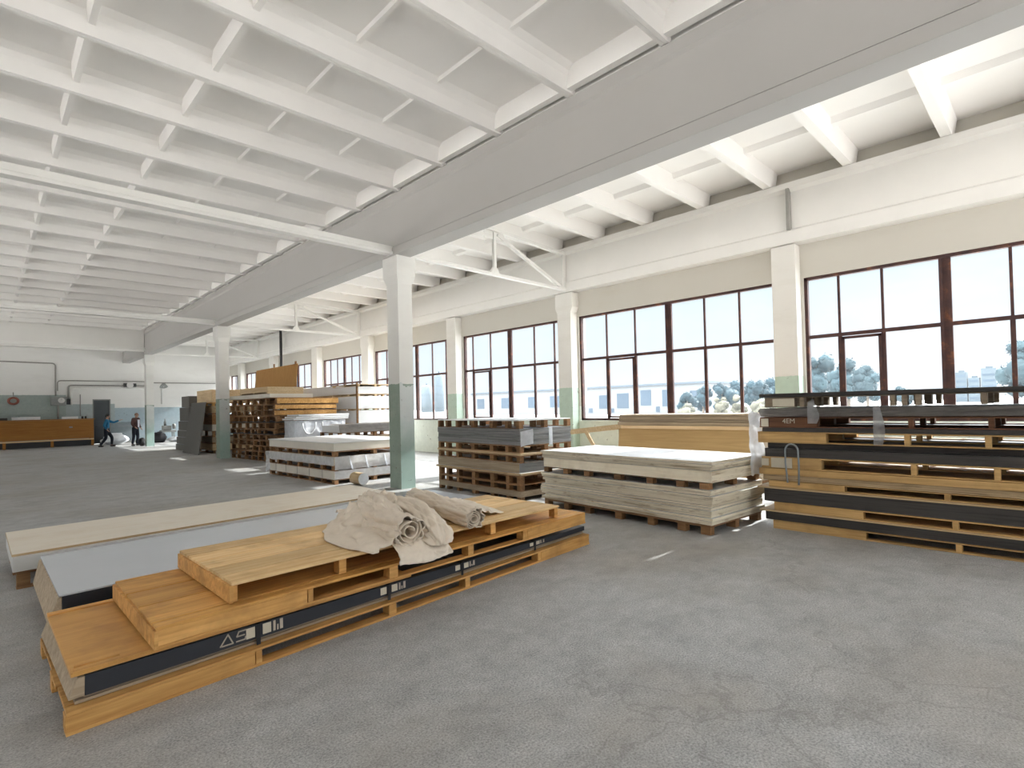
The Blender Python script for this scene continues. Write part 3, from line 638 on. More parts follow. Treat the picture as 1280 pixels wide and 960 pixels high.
# ---- tall right-hand stack of long dark panels
DW=radians(-90)
def DP(x,y,z): return (7.23+y,2.77-x,z)
LD=4.9
def dxs(a,bl): # solid end board of length a, then blocks
    return [(0.0,a)]+[(q,q+.05) for q in bl]+[(LD-.4-a,LD-.4)]
def dpal(label,z,H,x0,a,bl,mat=W_pine,**k): return pallet(label,DP(x0,k.pop('y',0),z),DW,LD-.4,(0,1.45),H,dxs(a,bl),mat,'pallets of the tall dark stack',deck=(1,1,1,1,1),bev=.0025,td=k.pop('td',.016),tb=k.pop('tb',.014),**k)
G='dark panels of the tall stack'
dpal('lowest pallet on the floor under the tall dark stack',0,.108,.10,1.02,(1.82,2.7),x_=0) if False else dpal('lowest pallet on the floor under the tall dark stack',0,.108,.10,1.02,(1.82,2.7))
sheet('dark_board_pack','dark panel pack directly on the lowest pallet of the tall stack','panel pack',DP(.01,.0,.110),DW,LD,(0,1.45),.100,(E_dark,S_dark),G,bev=.002)
sheet('thin_board','thin raw board over the lowest dark pack of the tall stack','board',DP(-.06,-.01,.212),DW,LD-.05,(0,1.45),.018,(W_pale,W_pale),'raw boards in the tall stack',bev=.002)
dpal('second pallet from the floor in the tall dark stack',.232,.108,.12,.98,(1.78,2.66))
sheet('dark_board_pack','thickest dark panel pack, above the second pallet of the tall stack','panel pack',DP(.0,.0,.342),DW,LD,(0,1.45),.162,(E_dark,S_dark),G,bev=.002)
sheet('thin_board','thin raw board over the thickest dark pack of the tall stack','board',DP(-.08,-.01,.506),DW,LD-.05,(0,1.45),.02,(W_pale,W_pale),'raw boards in the tall stack',bev=.002)
dpal('third pallet from the floor in the tall dark stack',.528,.085,.06,.86,(1.78,2.7),td=.012)
sheet('brown_board','thick weathered board on the third pallet of the tall stack','board',DP(-.01,.01,.615),DW,LD,(0,1.43),.07,(E_tan,W_grey),None,bev=.002)
sheet('raw_beam','long bright timber beam running along the middle of the tall stack','beam',DP(-.05,-.012,.687),DW,LD,(0,.16),.078,(W_pine,W_pine),None,bev=.003)
sheet('raw_board','flat board behind the bright beam of the tall stack','board',DP(-.02,.17,.687),DW,LD-.1,(0,1.26),.074,(W_grey,W_grey),None,bev=.002)
p=dpal('fourth pallet from the floor in the tall dark stack, with a paper label',.768,.145,-.02,.70,(1.58,2.26))
bl=[c for c in p.children if c.name.startswith('block')][0]
b=MB(); b.box(.12,.37,-.006,-.001,.01,.135); b.build('paper_label',M_label,bl); b=MB(); b.box(.0,.09,-.006,-.001,.03,.12); b.build('paper_label',M_label,bl)
sheet('dark_board_pack','dark panel pack above the labelled pallet of the tall stack','panel pack',DP(.02,.01,.915),DW,LD,(0,1.44),.105,(E_dark,S_dark),G,bev=.002)
sheet('dark_board_pack','set-back dark panel under the bright orange pallet of the tall stack','panel pack',DP(.03,.09,1.022),DW,LD,(0,1.34),.068,(E_dark,S_dark),G,bev=.002)
dpal('bright orange pallet at mid height of the tall dark stack',1.092,.140,-.06,.80,(1.57,2.24))
sheet('dark_board_pack','thin dark panel between the orange and the red-brown pallet of the tall stack','panel pack',DP(.0,.0,1.234),DW,LD,(0,1.45),.05,(E_dark,S_dark),G,bev=.002)
p=dpal('red-brown pallet with white letters near the top of the tall stack',1.286,.132,-.03,.68,(1.58,2.24),mat=W_red)
bl=[c for c in p.children if c.name.startswith('block')][0]
b=MB(); b.box(.02,.11,-.006,-.001,.012,.115); b.build('paper_label',M_label,bl)
tc=bpy.data.curves.new('white_letters','FONT'); tc.body='4EM'; tc.size=.085; tc.extrude=.001; tc.materials.append(M_plastw)
tf=bpy.data.objects.new('lettering',tc); COL.objects.link(tf); bpy.context.view_layer.update(); lm=bpy.data.meshes.new_from_object(tf.evaluated_get(bpy.context.evaluated_depsgraph_get())); bpy.data.objects.remove(tf); bpy.data.curves.remove(tc)
lm.materials.clear(); lm.materials.append(M_label); to=bpy.data.objects.new('white_letters',lm); COL.objects.link(to); to.parent=bl; to.location=(.28,-.004,.055); to.rotation_euler=(pi/2,0,0)
t=thing('wrapped_board','panel wrapped in wrinkled grey plastic near the top of the tall stack','panel pack',DP(.02,0,1.420),DW)
b=MB(); b.box(0,LD,0.02,1.42,.015,.10,.5); b.build('panel',E_dark,t)
def wrapf(u,v):
    x=LD*u; w=v*2.0
    if w<1: p=Vector((x,-.022,.006+.106*w))
    else: p=Vector((x,-.022+1.44*(w-1),.108))
    n=noise.noise(Vector((x*3-w*5,w*1.5,2)))*.022+noise.noise(Vector((x*9-w*12,w*2,5)))*.012
    return p+Vector((-.06*max(0,.06-u)/.06*(1-abs(w-.6)),min(n,.015) if w<1 else 0,min(n*.4,.01) if w>=1 else 0))
b=MB(); b.grid(wrapf,240,24); b.build('plastic_wrap',M_film2,t,fix=False)
p=dpal('grey-brown top pallet of the tall stack with a paper sheet stapled on',1.545,.125,.04,.36,(.42,1.35,1.46,1.58,2.12),mat=W_grey,td=.01,bottom=False)
b=MB(); b.box(.10,.36,-.008,-.002,.01,.105); b.build('paper_label',M_label,p)
sheet('top_board','long dark board lying on top of the tall stack against the windows','board',DP(-.02,-.02,1.672),DW,LD,(0,1.46),.045,(E_dark,S_dark),None,bev=.003)
# plastic strips
def strip(name,label,x0,z0,z1,w,loop=False):
    def fn(u,v):
        zz=z0+(z1-z0)*v
        return (7.205+.012*sin(v*7+u)-.02*sin(pi*v)+(.09*((.15-v2)/.15) if (v2:=1-v)<.15 else 0),2.77-x0-w*(u-.5)*(1+.35*sin(v*5))*(.35 if v>.93 else 1)-.02*sin(v*4),zz)
    b=MB(); b.grid(fn,8,20); o=b.build(name,M_film,fix=False); return tag(o,label,'plastic strip')
strip('hanging_plastic_strip','crumpled grey plastic scrap hanging beside the letters of the tall stack',.60,1.34,1.64,.10)
strip('hanging_plastic_strip','long clear plastic strip hanging from the top board of the tall stack',1.27,1.10,1.64,.085)
def loopf(u):
    a=pi*u; return (7.195,2.77-.36+.075*cos(a)*1.0,1.03+.05*sin(a)) 
b=MB(); pth=[(7.2,2.77-.30,.60),(7.19,2.77-.285,.85)]+[(7.19,2.77-.36+.075*cos(pi*k/8),1.0+.085*sin(pi*k/8)) for k in range(9)]+[(7.19,2.77-.44,.8),(7.2,2.77-.43,.58)]
b.tube(pth,.011,8); tag(b.build('hanging_strap',M_bluestrap),'grey-blue strap loop hanging over the paper label of the tall stack','strap')
def filmf(u,v):
    x=7.16+.50*u; z=1.52-.86*v; w=noise.noise(Vector((u*3,v*5,3)))
    return (x+.05*w,2.90+.03*sin(v*6)*u+.05*w+.05*v*(1-v),z+.04*noise.noise(Vector((u*5,v*3,8)))-.10*u*(1-v))
b=MB(); b.grid(filmf,22,34); tag(b.build('plastic_film',M_filmw,fix=False),'white crumpled plastic film hanging off the end of the tall dark stack','plastic film')

# ---- boarded crate with loose boards under the second window
EA=radians(90)
t=thing('board_crate','tan plywood-sided crate under the window behind the cream stack','crate',(10.5,4.12,0),EA)
b=MB(); b.box(.03,3.15,-.95,-.03,.08,1.06); b.build('core',W_grey,t)
b=MB(); b.hexa([(0,-.05,.0),(3.22,-.05,.0),(3.22,-.02,.0),(0,-.02,.0),(.03,-.05,1.07),(3.13,-.05,1.07),(3.13,-.02,1.07),(.03,-.02,1.07)],.5); b.build('side_panel',W_tan,t,bevel=.003)
for xx in (.1,1.5,2.95):
    b=MB(); b.box(xx,xx+.12,-.95,-.06,0,.078); b.build('skid',W_brown,t)
z=1.073
for k,T in enumerate((.08,.07,.05,.075,.045)):
    sheet('loose_board','raw board, %s of the loose boards on the tan crate under the window'%ORD[k],'board',(10.47+jit(.02),4.10+jit(.03),z),EA,3.12+jit(.05),(-1.0,0),T-.006,((W_pale if k==0 else W_lite) if k!=2 else W_grey,W_lite),'loose boards on the tan crate',bev=.003); z+=T
t=thing('wooden_trestle','pale wooden rail on a leaning leg between the grey panel stack and tan crate','trestle',(11.2,7.5,0))
b=MB(); bar(b,(0,0.05,1.09),(0,1.95,.90),.06,.13); b.build('rail',W_pale,t)
b=MB(); bar(b,(-.03,1.22,.94),(-.03,.62,.02),.04,.09); b.build('leg',W_pale,t); b=MB(); bar(b,(.03,.12,1.03),(.03,.12,.02),.04,.09); b.build('leg',W_pale,t); b=MB(); bar(b,(.03,1.85,.86),(.03,1.85,.02),.04,.09); b.build('leg',W_pale,t)
# ------------------------------------------------------------------ middle pile of wrapped white packs
MW=radians(91.5)
def frame(o,yaw):
    def f(x,y,z): return (o[0]+x*cos(yaw)+y*sin(yaw),o[1]+x*sin(yaw)-y*cos(yaw),z)
    return f
MP=frame((5.52,11.30),MW)
XM=[(0,.12),(.55,.65),(1.15,1.25),(1.75,1.85),(2.35,2.45),(2.95,3.05),(3.4,3.52)]
GM='pallets of the white wrapped pile'
pallet('pallet on the floor under the white wrapped pile beside the green column',MP(0,0,0),MW,3.55,(-2.05,0),.10,XM,W_brown,GM,bev=.002,td=.012)
t=thing('wrapped_pack','lowest white pack of the pile beside the green column, with strap lines','panel pack',MP(.02,.01,.102),MW)
b=MB(); b.box(0,3.5,-2.0,0,0,.19,.5,0,1); b.build('boxed_boards',[S_cream,S_white],t,bevel=.004)
for xx in (.55,1.2,1.85,2.5,3.1):
    b=MB(); b.box(xx,xx+.018,.001,.004,0,.19); b.build('strap',M_pipe,t)
def wrapend(W,H,off,ph,z0=.002):
    def fn(u,v):
        n=noise.noise(Vector((u*7+ph,v*3,ph)))*.018+noise.noise(Vector((u*18,v*7,ph)))*.008
        return (-off-abs(n)-.03*v*(1-v),-W*u,z0+(H-z0)*(1-v))
    return fn
b=MB(); b.grid(wrapend(2.0,.19,.012,1),50,8); b.build('plastic_wrap',M_filmw,t,fix=False)
pallet('middle pallet of the white wrapped pile beside the green column',MP(.0,0,.294),MW,3.5,(-2.05,0),.125,XM,W_brown,GM,bev=.002,td=.016)
t=thing('wrapped_pack','middle pack of the white pile beside the green column, in hanging plastic','panel pack',MP(.0,0,.421),MW)
b=MB(); b.box(0,3.52,-2.05,0,0,.185,.5,0,1); b.build('boxed_boards',[S_cream,S_white],t,bevel=.004)
b=MB(); b.grid(wrapend(2.05,.185,.024,4,-.10),60,12); b.build('plastic_wrap',M_filmw,t,fix=False)
def corner(u,v): return (3.54+.10*sin(3*u)+.05*noise.noise(Vector((u*4,v*5,2))),-.25+.33*u+.04*noise.noise(Vector((u*5,v*4,6))),.18-.56*v*(.6+.4*u))
b=MB(); b.grid(corner,14,18); b.build('loose_wrap',M_filmw,t,fix=False)
def longside(u,v): return (3.5*u,.012+abs(noise.noise(Vector((u*9,v*3,5))))*.03,.18-.19*v-.03*noise.noise(Vector((u*6,0,1)))*v)
b=MB(); b.grid(longside,60,6); b.build('side_wrap',M_filmw,t,fix=False)
for yy in (.35,.75,1.25,1.6):
    b=MB(); b.tube([(-.03,-yy,.18),(-.05,-yy-.03,.02),(-.03,-yy-.08,-.12)],.012,6); b.build('twisted_film',M_filmw,t)
pallet('upper pallet of the white wrapped pile, directly under the clean boxed pack',MP(-.01,0,.609),MW,3.5,(-2.05,0),.12,XM,W_brown,GM,bev=.002,td=.02)
t=thing('boxed_pack','clean cream pack with a white lid on top of the pile beside the green column','panel pack',MP(.0,0,.731),MW)
b=MB(); b.box(0,3.52,-2.08,0,0,.175,.5,0); b.build('boxed_boards',[S_cream],t,bevel=.003); b=MB(); b.box(-.02,3.55,-2.10,.02,.176,.19,.5); b.build('lid_sheet',[S_white],t,bevel=.002)
t=thing('paper_roll','short paper-wrapped roll with a speckled white end lying at the white pile','roll',(5.9,10.72,.135),radians(94))
b=MB(); b.tube([(0,0,0),(.35,0,0)],.13,22); b.build('roll_body',W_pale,t)
b=MB(); b.tube([(-.012,0,0),(-.001,0,0)],.128,22); 
for k in range(7): a=k*.9; b.box(-.016,-.012,.07*cos(a)-.012,.07*cos(a)+.012,.07*sin(a)-.012,.07*sin(a)+.012,.1)
b.build('roll_end',M_plastw,t)
# low grey-wrapped pack between the white pile and the window
QP=frame((7.72,15.45),radians(90))
sheet('boxed_pack','plain crate under the grey-wrapped pack behind the white pile','panel pack',QP(0.05,.02,0),radians(90),1.2,(-1.9,0),.80,(W_lite,W_lite),None)
pallet('pallet under the grey-wrapped pack behind the white pile',QP(0,0,.802),radians(90),1.3,(-1.9,0),.15,[(0,.1),(.6,.7),(1.2,1.3)],W_brown,None,ys=[(-1.9,-1.8),(-1.3,-1.2),(-.7,-.6),(-.1,0)])
t=thing('wrapped_pack','low pack under a sagging grey cover behind the white pile','panel pack',QP(0,0,.954),radians(90))
b=MB(); b.box(.05,1.25,-1.85,-.05,0,.2,.5); b.build('boards',S_lgrey,t)
def qc(u,v):
    w=v*2.0; n=noise.noise(Vector((u*6,w*3,3)))*.03
    return (-.03-n-.05*(1-min(w,1)),-1.95*u+.02,.0+.24*min(w,1)) if w<1 else (-.03-n+1.3*(w-1),-1.95*u+.02,.24+n*.6)
b=MB(); b.grid(qc,40,24); b.build('grey_cover',M_film2,t,fix=False)

# ------------------------------------------------------------------ tall pallet stack behind
PW=radians(94)
PP=frame((6.80,17.95),PW)
GP_='pallets of the tall pallet stack'
zs=0; hs=[.17,.15,.2,.17,.2,.16,.21,.2,.2,.18,.22]
desc=['on the floor','second from the floor','third from the floor','fourth from the floor','fifth from the floor, under a dark board','sixth from the floor','seventh from the floor','fourth from the top','third from the top, bright orange ended','second from the top, bright orange ended','topmost, bright orange ended']
for k,h in enumerate(hs):
    dark=k in (4,6)
    o=(jit(.06),jit(.05))
    L_=3.55+jit(.08); W_=1.95+(.25 if k>=8 else jit(.12))
    t=pallet('brown pallet %s in the tall pallet stack'%desc[k],PP(o[0],o[1],zs),PW+jit(.012),L_,(-W_,0),h-.006,[(0,.14),(.75,.85),(1.25,1.35),(1.75,1.85),(2.3,2.42),(2.95,3.05),(L_-.12,L_)],W_brown if k<8 else W_brown,GP_,ys=[(-.1,0),(-W_/2-.05,-W_/2+.05),(-W_,-W_+.1)],td=.03,tb=.02,bottom=(k%2==0))
    b=MB(); b.box(-.02,.0,-W_,0,.02,h-.04 if k>=8 else h-.07); b.build('end_board',W_or if k>=8 else W_brown,t)
    b=MB(); b.box(.02,L_-.02,-W_-.014,-W_,.0,h-.012); b.build('back_board',W_brown,t)
    b=MB(); b.box(.03,L_-.03,-W_/2+.052,-W_/2+.07,.022,h-.04); b.build('middle_board',W_brown,t)
    zs+=h
    if dark:
        sheet('dark_board','dark board lying on the %s pallet of the tall pallet stack'%('fifth' if k==4 else 'seventh'),'board',PP(-.08,-.08,zs),PW,3.75,(-2.15,0),.022,(E_dark,S_dark),'dark boards in the tall pallet stack'); zs+=.026
sheet('cream_board','wide cream boards laid over the tall pallet stack, below the light crate','board',PP(.3,-.05,zs),PW,3.4,(-1.5,0),.13,(S_cream,S_white),None); zs+=.134
t=thing('slatted_crate','low light pine crate on top of the tall pallet stack','crate',PP(.55,-.02,zs),PW)
b=MB(); b.box(0,2.2,-1.25,0,.05,.235,.5); b.build('boards',W_pale,t)
for xx in (0,1.0,2.1): 
    b=MB(); b.box(xx,xx+.1,-1.25,0,0,.05); b.build('skid',W_pale,t)
b=MB(); b.box(-.015,0,-1.25,0,.14,.235); b.box(-.015,0,-1.25,0,.05,.12); b.build('end_slats',W_pale,t)
t=thing('wrapped_bale','white plastic-wrapped bale with looped straps before the tall pallet stack','bale',(7.05,16.98,0),radians(3))
b=MB(); b.box(.05,1.6,.05,.72,0,1.28,.5); b.build('boards',S_white,t)
def bale(u,v):
    z=1.34*v; n=noise.noise(Vector((u*8,v*6,1)))*.05+noise.noise(Vector((u*20,v*14,4)))*.015
    return (1.75*u-.05,-.02-n-.08*sin(pi*v)*sin(pi*u),z)
b=MB(); b.grid(bale,50,40); b.build('front_wrap',M_filmw,t,fix=False)
def bale2(u,v): return (-.04+noise.noise(Vector((u*8,v*6,8)))*.03,.75*u-.02,1.34*v)
b=MB(); b.grid(bale2,20,30); b.build('side_wrap',M_filmw,t,fix=False)
for c,r_,s in ((1.15,.36,.9),(.35,.22,1.3)):
    b=MB(); b.tube([(c+r_*cos(pi*k/14),-.16,1.28-r_*s*sin(pi*k/14)*1.3) for k in range(15)],.022,8); b.build('strap_loop',M_plastw,t)
z=1.36
for k in range(3):
    sheet('white_sheet','%s of the bent white sheets lying on the wrapped bale'%('lowest','middle','topmost')[k].capitalize() if False else ('lowest','middle','topmost')[k]+' of the bent white sheets lying on the wrapped bale','board',(6.95+.1*k,16.92+.05*k,z),radians(3),1.9-.06*k,(0,.80),.05,(S_white,S_white),'white sheets on the wrapped bale',sag=.004); z+=.062

# ------------------------------------------------------------------ white packs along the window
def wstack(o,Ln,W,levels,what,grp,ptop=None):
    fr=frame(o,radians(90)); z=0; k=0; np_=sum(1 for a in levels if a[0]=='w')
    for kind,T in levels:
        if kind=='p':
            pallet('light pallet, %s, %s'%(ORD[k],what),fr(0,0,z),radians(90),Ln,(-W,0),T-.004,[(0,.1),(Ln*.33,Ln*.33+.1),(Ln*.66,Ln*.66+.1),(Ln-.1,Ln)],W_pale,'pallets of the '+grp,td=.02,ys=[(-.1,0),(-W/2-.05,-W/2+.05),(-W,-W+.1)])
        else:
            sheet('white_pack','white pack on the %s pallet, %s'%(ORD[k],what),'panel pack',fr(jit(.03),jit(.03),z),radians(90),Ln,(-W,0),T-.004,(S_white if kind=='w' else S_cream,S_white),'packs of the '+grp,bev=.004); k+=1
        z+=T
    return z
LV=[('p',.12),('w',.44),('p',.11),('w',.37),('p',.12),('w',.46),('p',.07),('w',.45),('p',.09),('w',.27)]
wstack((9.70,17.95),1.95,1.5,LV,'near white stack by the window','near white stack')
fr=frame((9.70,17.95),radians(90)); pallet('thin light pallet lying on top of the near white stack by the window',fr(0,0,2.502),radians(90),1.95,(-1.5,0),.085,[(0,.1),(.9,1.0),(1.85,1.95)],W_pale,None,td=.02)
b=MB(); b.box(-.03,.03,-.03,.03,0,2.62); tag(b.build('wooden_post',W_brown,None,(9.60,17.78,0)),'thin brown post standing at the near white stack','post')
wstack((9.78,20.1),2.75,1.5,LV[:8]+[('p',.09),('w',.36)],'far white stack by the window','far white stack')
wstack((8.98,23.1),3.6,1.8,[('p',.12),('c',.5),('p',.12),('c',.6),('p',.12),('c',.6),('p',.12),('c',.45)],'cream stack under the ochre plywood','cream stack under the ochre plywood')
t=thing('plywood_sheet','large ochre plywood panel standing on edge on top of a cream stack','plywood',(9.02,21.75,0))
b=MB(); b.hexa([(0,-.02,2.64),(.03,-.02,2.64),(.03,4.6,2.64),(0,4.6,2.64),(.10,-.02,3.58),(.13,-.02,3.58),(.13,4.6,3.58),(.10,4.6,3.58)],.5); b.build('sheet',W_osb,t,bevel=.003)
b=MB(); b.box(.14,.2,.3,.36,2.64,3.7); b.build('back_batten',W_brown,t); b=MB(); b.box(.14,.2,2.6,2.66,2.64,3.75); b.build('back_batten',W_brown,t)
# stack behind the second column with grey panels leaning on it
LP=frame((6.70,24.45),radians(90))
lv=[('p',.12,W_brown),('b',.26,W_pale),('p',.06,W_brown),('b',.22,W_lite),('p',.26,W_brown),('b',.26,S_cream),('b',.40,W_brown),('p',.08,W_brown),('b',.28,W_pale),('p',.15,W_or),('b',.53,W_pale)]
z=0
for k,(kd,T,m) in enumerate(lv):
    if kd=='p': pallet('pallet, %s layer of the stack behind the white-blue column'%ORD[k],LP(.02,.02,z),radians(90),2.1,(-1.8,0),T-.004,[(0,.1),(1.0,1.1),(2.0,2.1)],m,'pallets behind the second column',td=.016,ys=[(-.1,0),(-.65,-.55),(-1.2,-1.1),(-1.8,-1.7)])
    else: sheet('boarded_pack','boarded pack, %s layer of the stack behind the white-blue column'%ORD[k],'panel pack',LP(jit(.02),0,z),radians(90),2.15,(-1.8,0),T-.004,(m,W_lite),'packs behind the second column',bev=.004)
    z+=T
t=thing('leaning_sheet','large dark grey panel leaning against the stack behind the second column','panel',(6.05,25.1,0))
b=MB(); b.hexa([(.0,-1.15,.01),(.035,-1.15,.0),(.035,1.22,.0),(.0,1.22,.01),(.42,-.60,2.10),(.455,-.60,2.10),(.455,1.45,2.10),(.42,1.45,2.10)],.5); b.build('sheet',S_ugrey,t,bevel=.003)
z=0
for k,(T,Ln) in enumerate(((.28,2.6),(.32,2.5),(.30,2.35),(.42,2.2),(.62,2.0),(.5,1.6))):
    sheet('grey_pack','grey panel pack, %s of the small stack left of the leaning panel'%ORD[k],'panel pack',(6.42+.02*k,27.15,z),radians(90),Ln*.72+.1,(-1.3,0),T-.012,(S_ugrey,S_grey),'grey packs left of the leaning panel',bev=.004); z+=T

# ------------------------------------------------------------------ back wall furniture and services
t=thing('workbench','long brown board-fronted workbench against the back wall','workbench',(-1.2,38.4,0))
b=MB(); b.box(0,5.66,.0,.05,.42,1.46,.5); b.build('front_panel',W_cab,t,bevel=.004); b=MB(); b.box(-.02,5.70,-.03,.95,1.465,1.51,.5); b.build('worktop',W_cab,t,bevel=.004)
b=MB(); b.box(0,5.66,-.01,.04,.33,.40,.5); b.build('lower_rail',W_pale,t); b=MB(); b.box(0.02,5.64,.06,.9,.02,.32,.5); b.build('dark_base',M_black,t)
for xx in (.0,1.9,3.8,5.54):
    b=MB(); b.box(xx,xx+.12,.0,.9,0,.41); b.build('leg',W_cab,t)
b=MB(); b.box(4.58,4.72,-.03,-.002,1.02,1.1); b.build('handle',M_mach,t)
tag((lambda b:(b.box(0,1.15,0,.35,0,.16,.5),b.build('white_box',M_plastw,None,(1.05,38.7,1.512),bevel=.01))[1])(MB()),'long white box lying on the middle of the workbench','box')
tag((lambda b:(b.box(0,.7,0,.3,0,.13,.5),b.build('white_box',M_plastw,None,(3.1,38.75,1.512),bevel=.01))[1])(MB()),'short white box on the right part of the workbench','box')
tag((lambda b:(b.box(0,1.2,0,.5,0,.13,.5),b.build('dark_tray',M_black,None,(-.3,38.5,1.512),bevel=.01))[1])(MB()),'flat black tray at the left part of the workbench','tray')
for k,x in enumerate((3.98,4.12)):
    b=MB(); b.tube([(0,0,0),(0,0,.12),(0,0,.14)],[.05,.05,.03],12); tag(b.build('jar',M_black,None,(x,38.6,1.512)),('left' if k==0 else 'right')+' of two small dark jars on the workbench corner','jar','jars on the workbench')
t=thing('switch_box','grey electrical box with a dial on the back wall above the workbench','electrical box',(2.67,YB-.3,2.28))
b=MB(); b.box(0,.68,0,.3,0,.5,.5); b.build('casing',M_mach,t,bevel=.03); b=MB(); b.tube([(.46,-.06,.28),(.46,0,.28)],.15,18); dl=b.build('dial',M_pipew,t); b=MB(); b.box(.455,.465,-.066,-.061,.28,.40); b.build('dial_pointer',M_black,dl); b=MB(); b.box(.68,.86,.05,.25,.05,.35); b.build('side_unit',M_black,t)
def pipe(name,label,pts,r,m):
    b=MB(); P=[Vector(p) for p in pts]; Q=[P[0]]
    for a,c,e in zip(P,P[1:],P[2:]):
        d1=(a-c).normalized(); d2=(e-c).normalized(); k=min(.18,(a-c).length/2,(e-c).length/2)
        for s in range(6):
            u=s/5; Q.append((c+d1*k)*(1-u)**2+c*2*u*(1-u)+(c+d2*k)*u*u)
    Q.append(P[-1]); b.tube(Q,r,10); return tag(b.build(name,m),label,'pipe')
yb=YB-.08
pipe('wall_pipe','thin dark conduit running high from the left and dropping to the electrical box',[(-4,yb,4.72),(2.9,yb,4.64),(2.9,yb,2.80)],.035,M_pipe)
pipe('wall_pipe','thin conduit leaving the dropping conduit towards the far column',[(2.98,yb,3.1),(2.98,yb,3.68),(7.2,yb,3.68)],.03,M_pipe)
pipe('wall_pipe','dark pipe bending up from beside the electrical box, above the pale lagged pipe',[(3.44,yb,2.55),(3.44,yb,3.42),(7.2,yb,3.42)],.045,M_pipe)
pipe('wall_pipe','thick pale lagged pipe bending from beside the electrical box above the door',[(3.58,yb,2.3),(3.58,yb,3.26),(7.2,yb,3.26)],.06,M_pipew)
pipe('wall_pipe','straight thin pipe on the back wall right of the far column',[(7.55,yb,3.62),(11.6,yb,3.62)],.03,M_pipe)
pipe('wall_pipe','short pipe dropping from the electrical box to the workbench',[(3.0,yb,2.27),(3.0,yb,1.53)],.04,M_pipe)
pipe('wall_pipe','thin rod on the back wall between electrical box and door',[(3.98,yb,2.9),(3.98,yb,1.66)],.025,M_pipe)
pipe('hanging_pipe','dark vertical pipe hanging from the ceiling in front of the window-wall beam',[(11.45,29.4,6.0),(11.45,29.4,3.3)],.07,M_black)
pipe('hanging_pipe','dark vertical pipe at the far end of the aisle behind the white-blue column',[(10.6,36.2,6.0),(10.6,36.2,2.2)],.07,M_black)
t=thing('wall_mounted_valve','grey valve unit with black motor on the pipes above the door','valve',(6.0,YB-.45,3.3))
b=MB(); b.tube([(0,.15,.15),(.62,.15,.15)],.11,14); b.build('motor',M_black,t); b=MB(); b.tube([(.30,-.02,.15),(.30,.3,.15)],.17,16); b.build('valve_body',M_pipew,t)
t=thing('wall_mounted_hose','red hose coil on a hook above the workbench','hose',(1.15,YB-.2,2.55))
b=MB()
for k in range(4): b.tube([(.22*cos(2*pi*i/20)*(1-.08*k),-.03*k,.19*sin(2*pi*i/20)*(1-.08*k)) for i in range(21)],.03,8,cap=False)
b.build('hose',M_redhose,t); b=MB(); b.tube([(0,.19,.45),(0,.0,.42),(0,-.02,.2)],.02,8); b.build('hook',M_pipe,t)
t=thing('wall_lamp','lamp on a bent arm high on the back wall right of the far column','lamp',(8.0,YB-.02,3.1))
b=MB(); b.tube([(0,0,-.8),(0,-.05,.2),(0,-.3,.42),(0,-.5,.42)],.035,8); b.build('arm',M_pipew,t); b=MB(); b.tube([(0,-.45,.48),(0,-.5,.36),(0,-.55,.26)],[.06,.16,.22],16); sh=b.build('shade',M_mach,t); b=MB(); b.ball((0,-.52,.30),.06,12); b.build('bulb',M_pipew,sh)
t=thing('grinder','grey bench machine on legs by the far blue wall','machine',(7.75,38.5,0))
for xx,yy in ((.05,.05),(.7,.05),(.05,.5),(.7,.5)):
    b=MB(); bar(b,(xx,yy,0),(xx*.8+.1,yy,.55),.06,.06); b.build('leg',M_mach,t)
b=MB(); b.box(0,.8,0,.6,.55,.68,.5); b.box(.1,.55,.1,.5,.68,.95,.5); b.build('body',M_mach,t,bevel=.02); b=MB(); b.tube([(.62,.1,.9),(.75,.1,.9)],.16,18); b.build('wheel',M_pipe,t)
b=MB(); b.tube([(0,0,0),(0,0,.22),(0,0,.30),(0,0,.42)],[.07,.07,.03,.03],14); tag(b.build('bottle',M_mach,None,(8.0,38.8,.952)),'grey bottle standing on the bench machine','bottle')
def sack(name,label,loc,r,mat,seed,cat='bag'):
    b=MB(); b.ball((0,0,r[2]*.92),r,24,fn=lambda d:1+noise.noise(d*2.2+Vector((seed,0,0)))*.25)
    for v in b.v: v.z=max(v.z,0)
    return tag(b.build(name,mat,None,loc),label,cat)
sack('rubbish_bag','black rubbish bag on the floor right of the far column',(7.35,37.2,0),(.38,.3,.33),M_bagb,1)
sack('tool_bag','black bag on the floor at the feet of the person in the maroon jacket',(6.02,34.3,0),(.18,.2,.22),M_bagb,5)
sack('white_sack','pale sack lying on the floor before the bench machine',(8.25,37.4,0),(.42,.3,.16),M_plastw,7)
sack('white_sack','wide heap of white sacking on the floor right of the door',(5.4,38.1,0),(.62,.5,.30),M_plastw,9)
t=thing('wash_tub','white plastic tub resting against the wall right of the door','tub',(5.15,38.85,0))
b=MB(); b.hexa([(.08,.05,.3),(.62,.05,.3),(.62,.45,.3),(.08,.45,.3),(0,0,.62),(.7,0,.62),(.7,.5,.62),(0,.5,.62)],.5); b.build('basin',M_plastw,t,bevel=.02)
for xx in (.12,.55):
    b=MB(); b.box(xx,xx+.05,.1,.4,0,.31); b.build('leg',M_pipe,t)

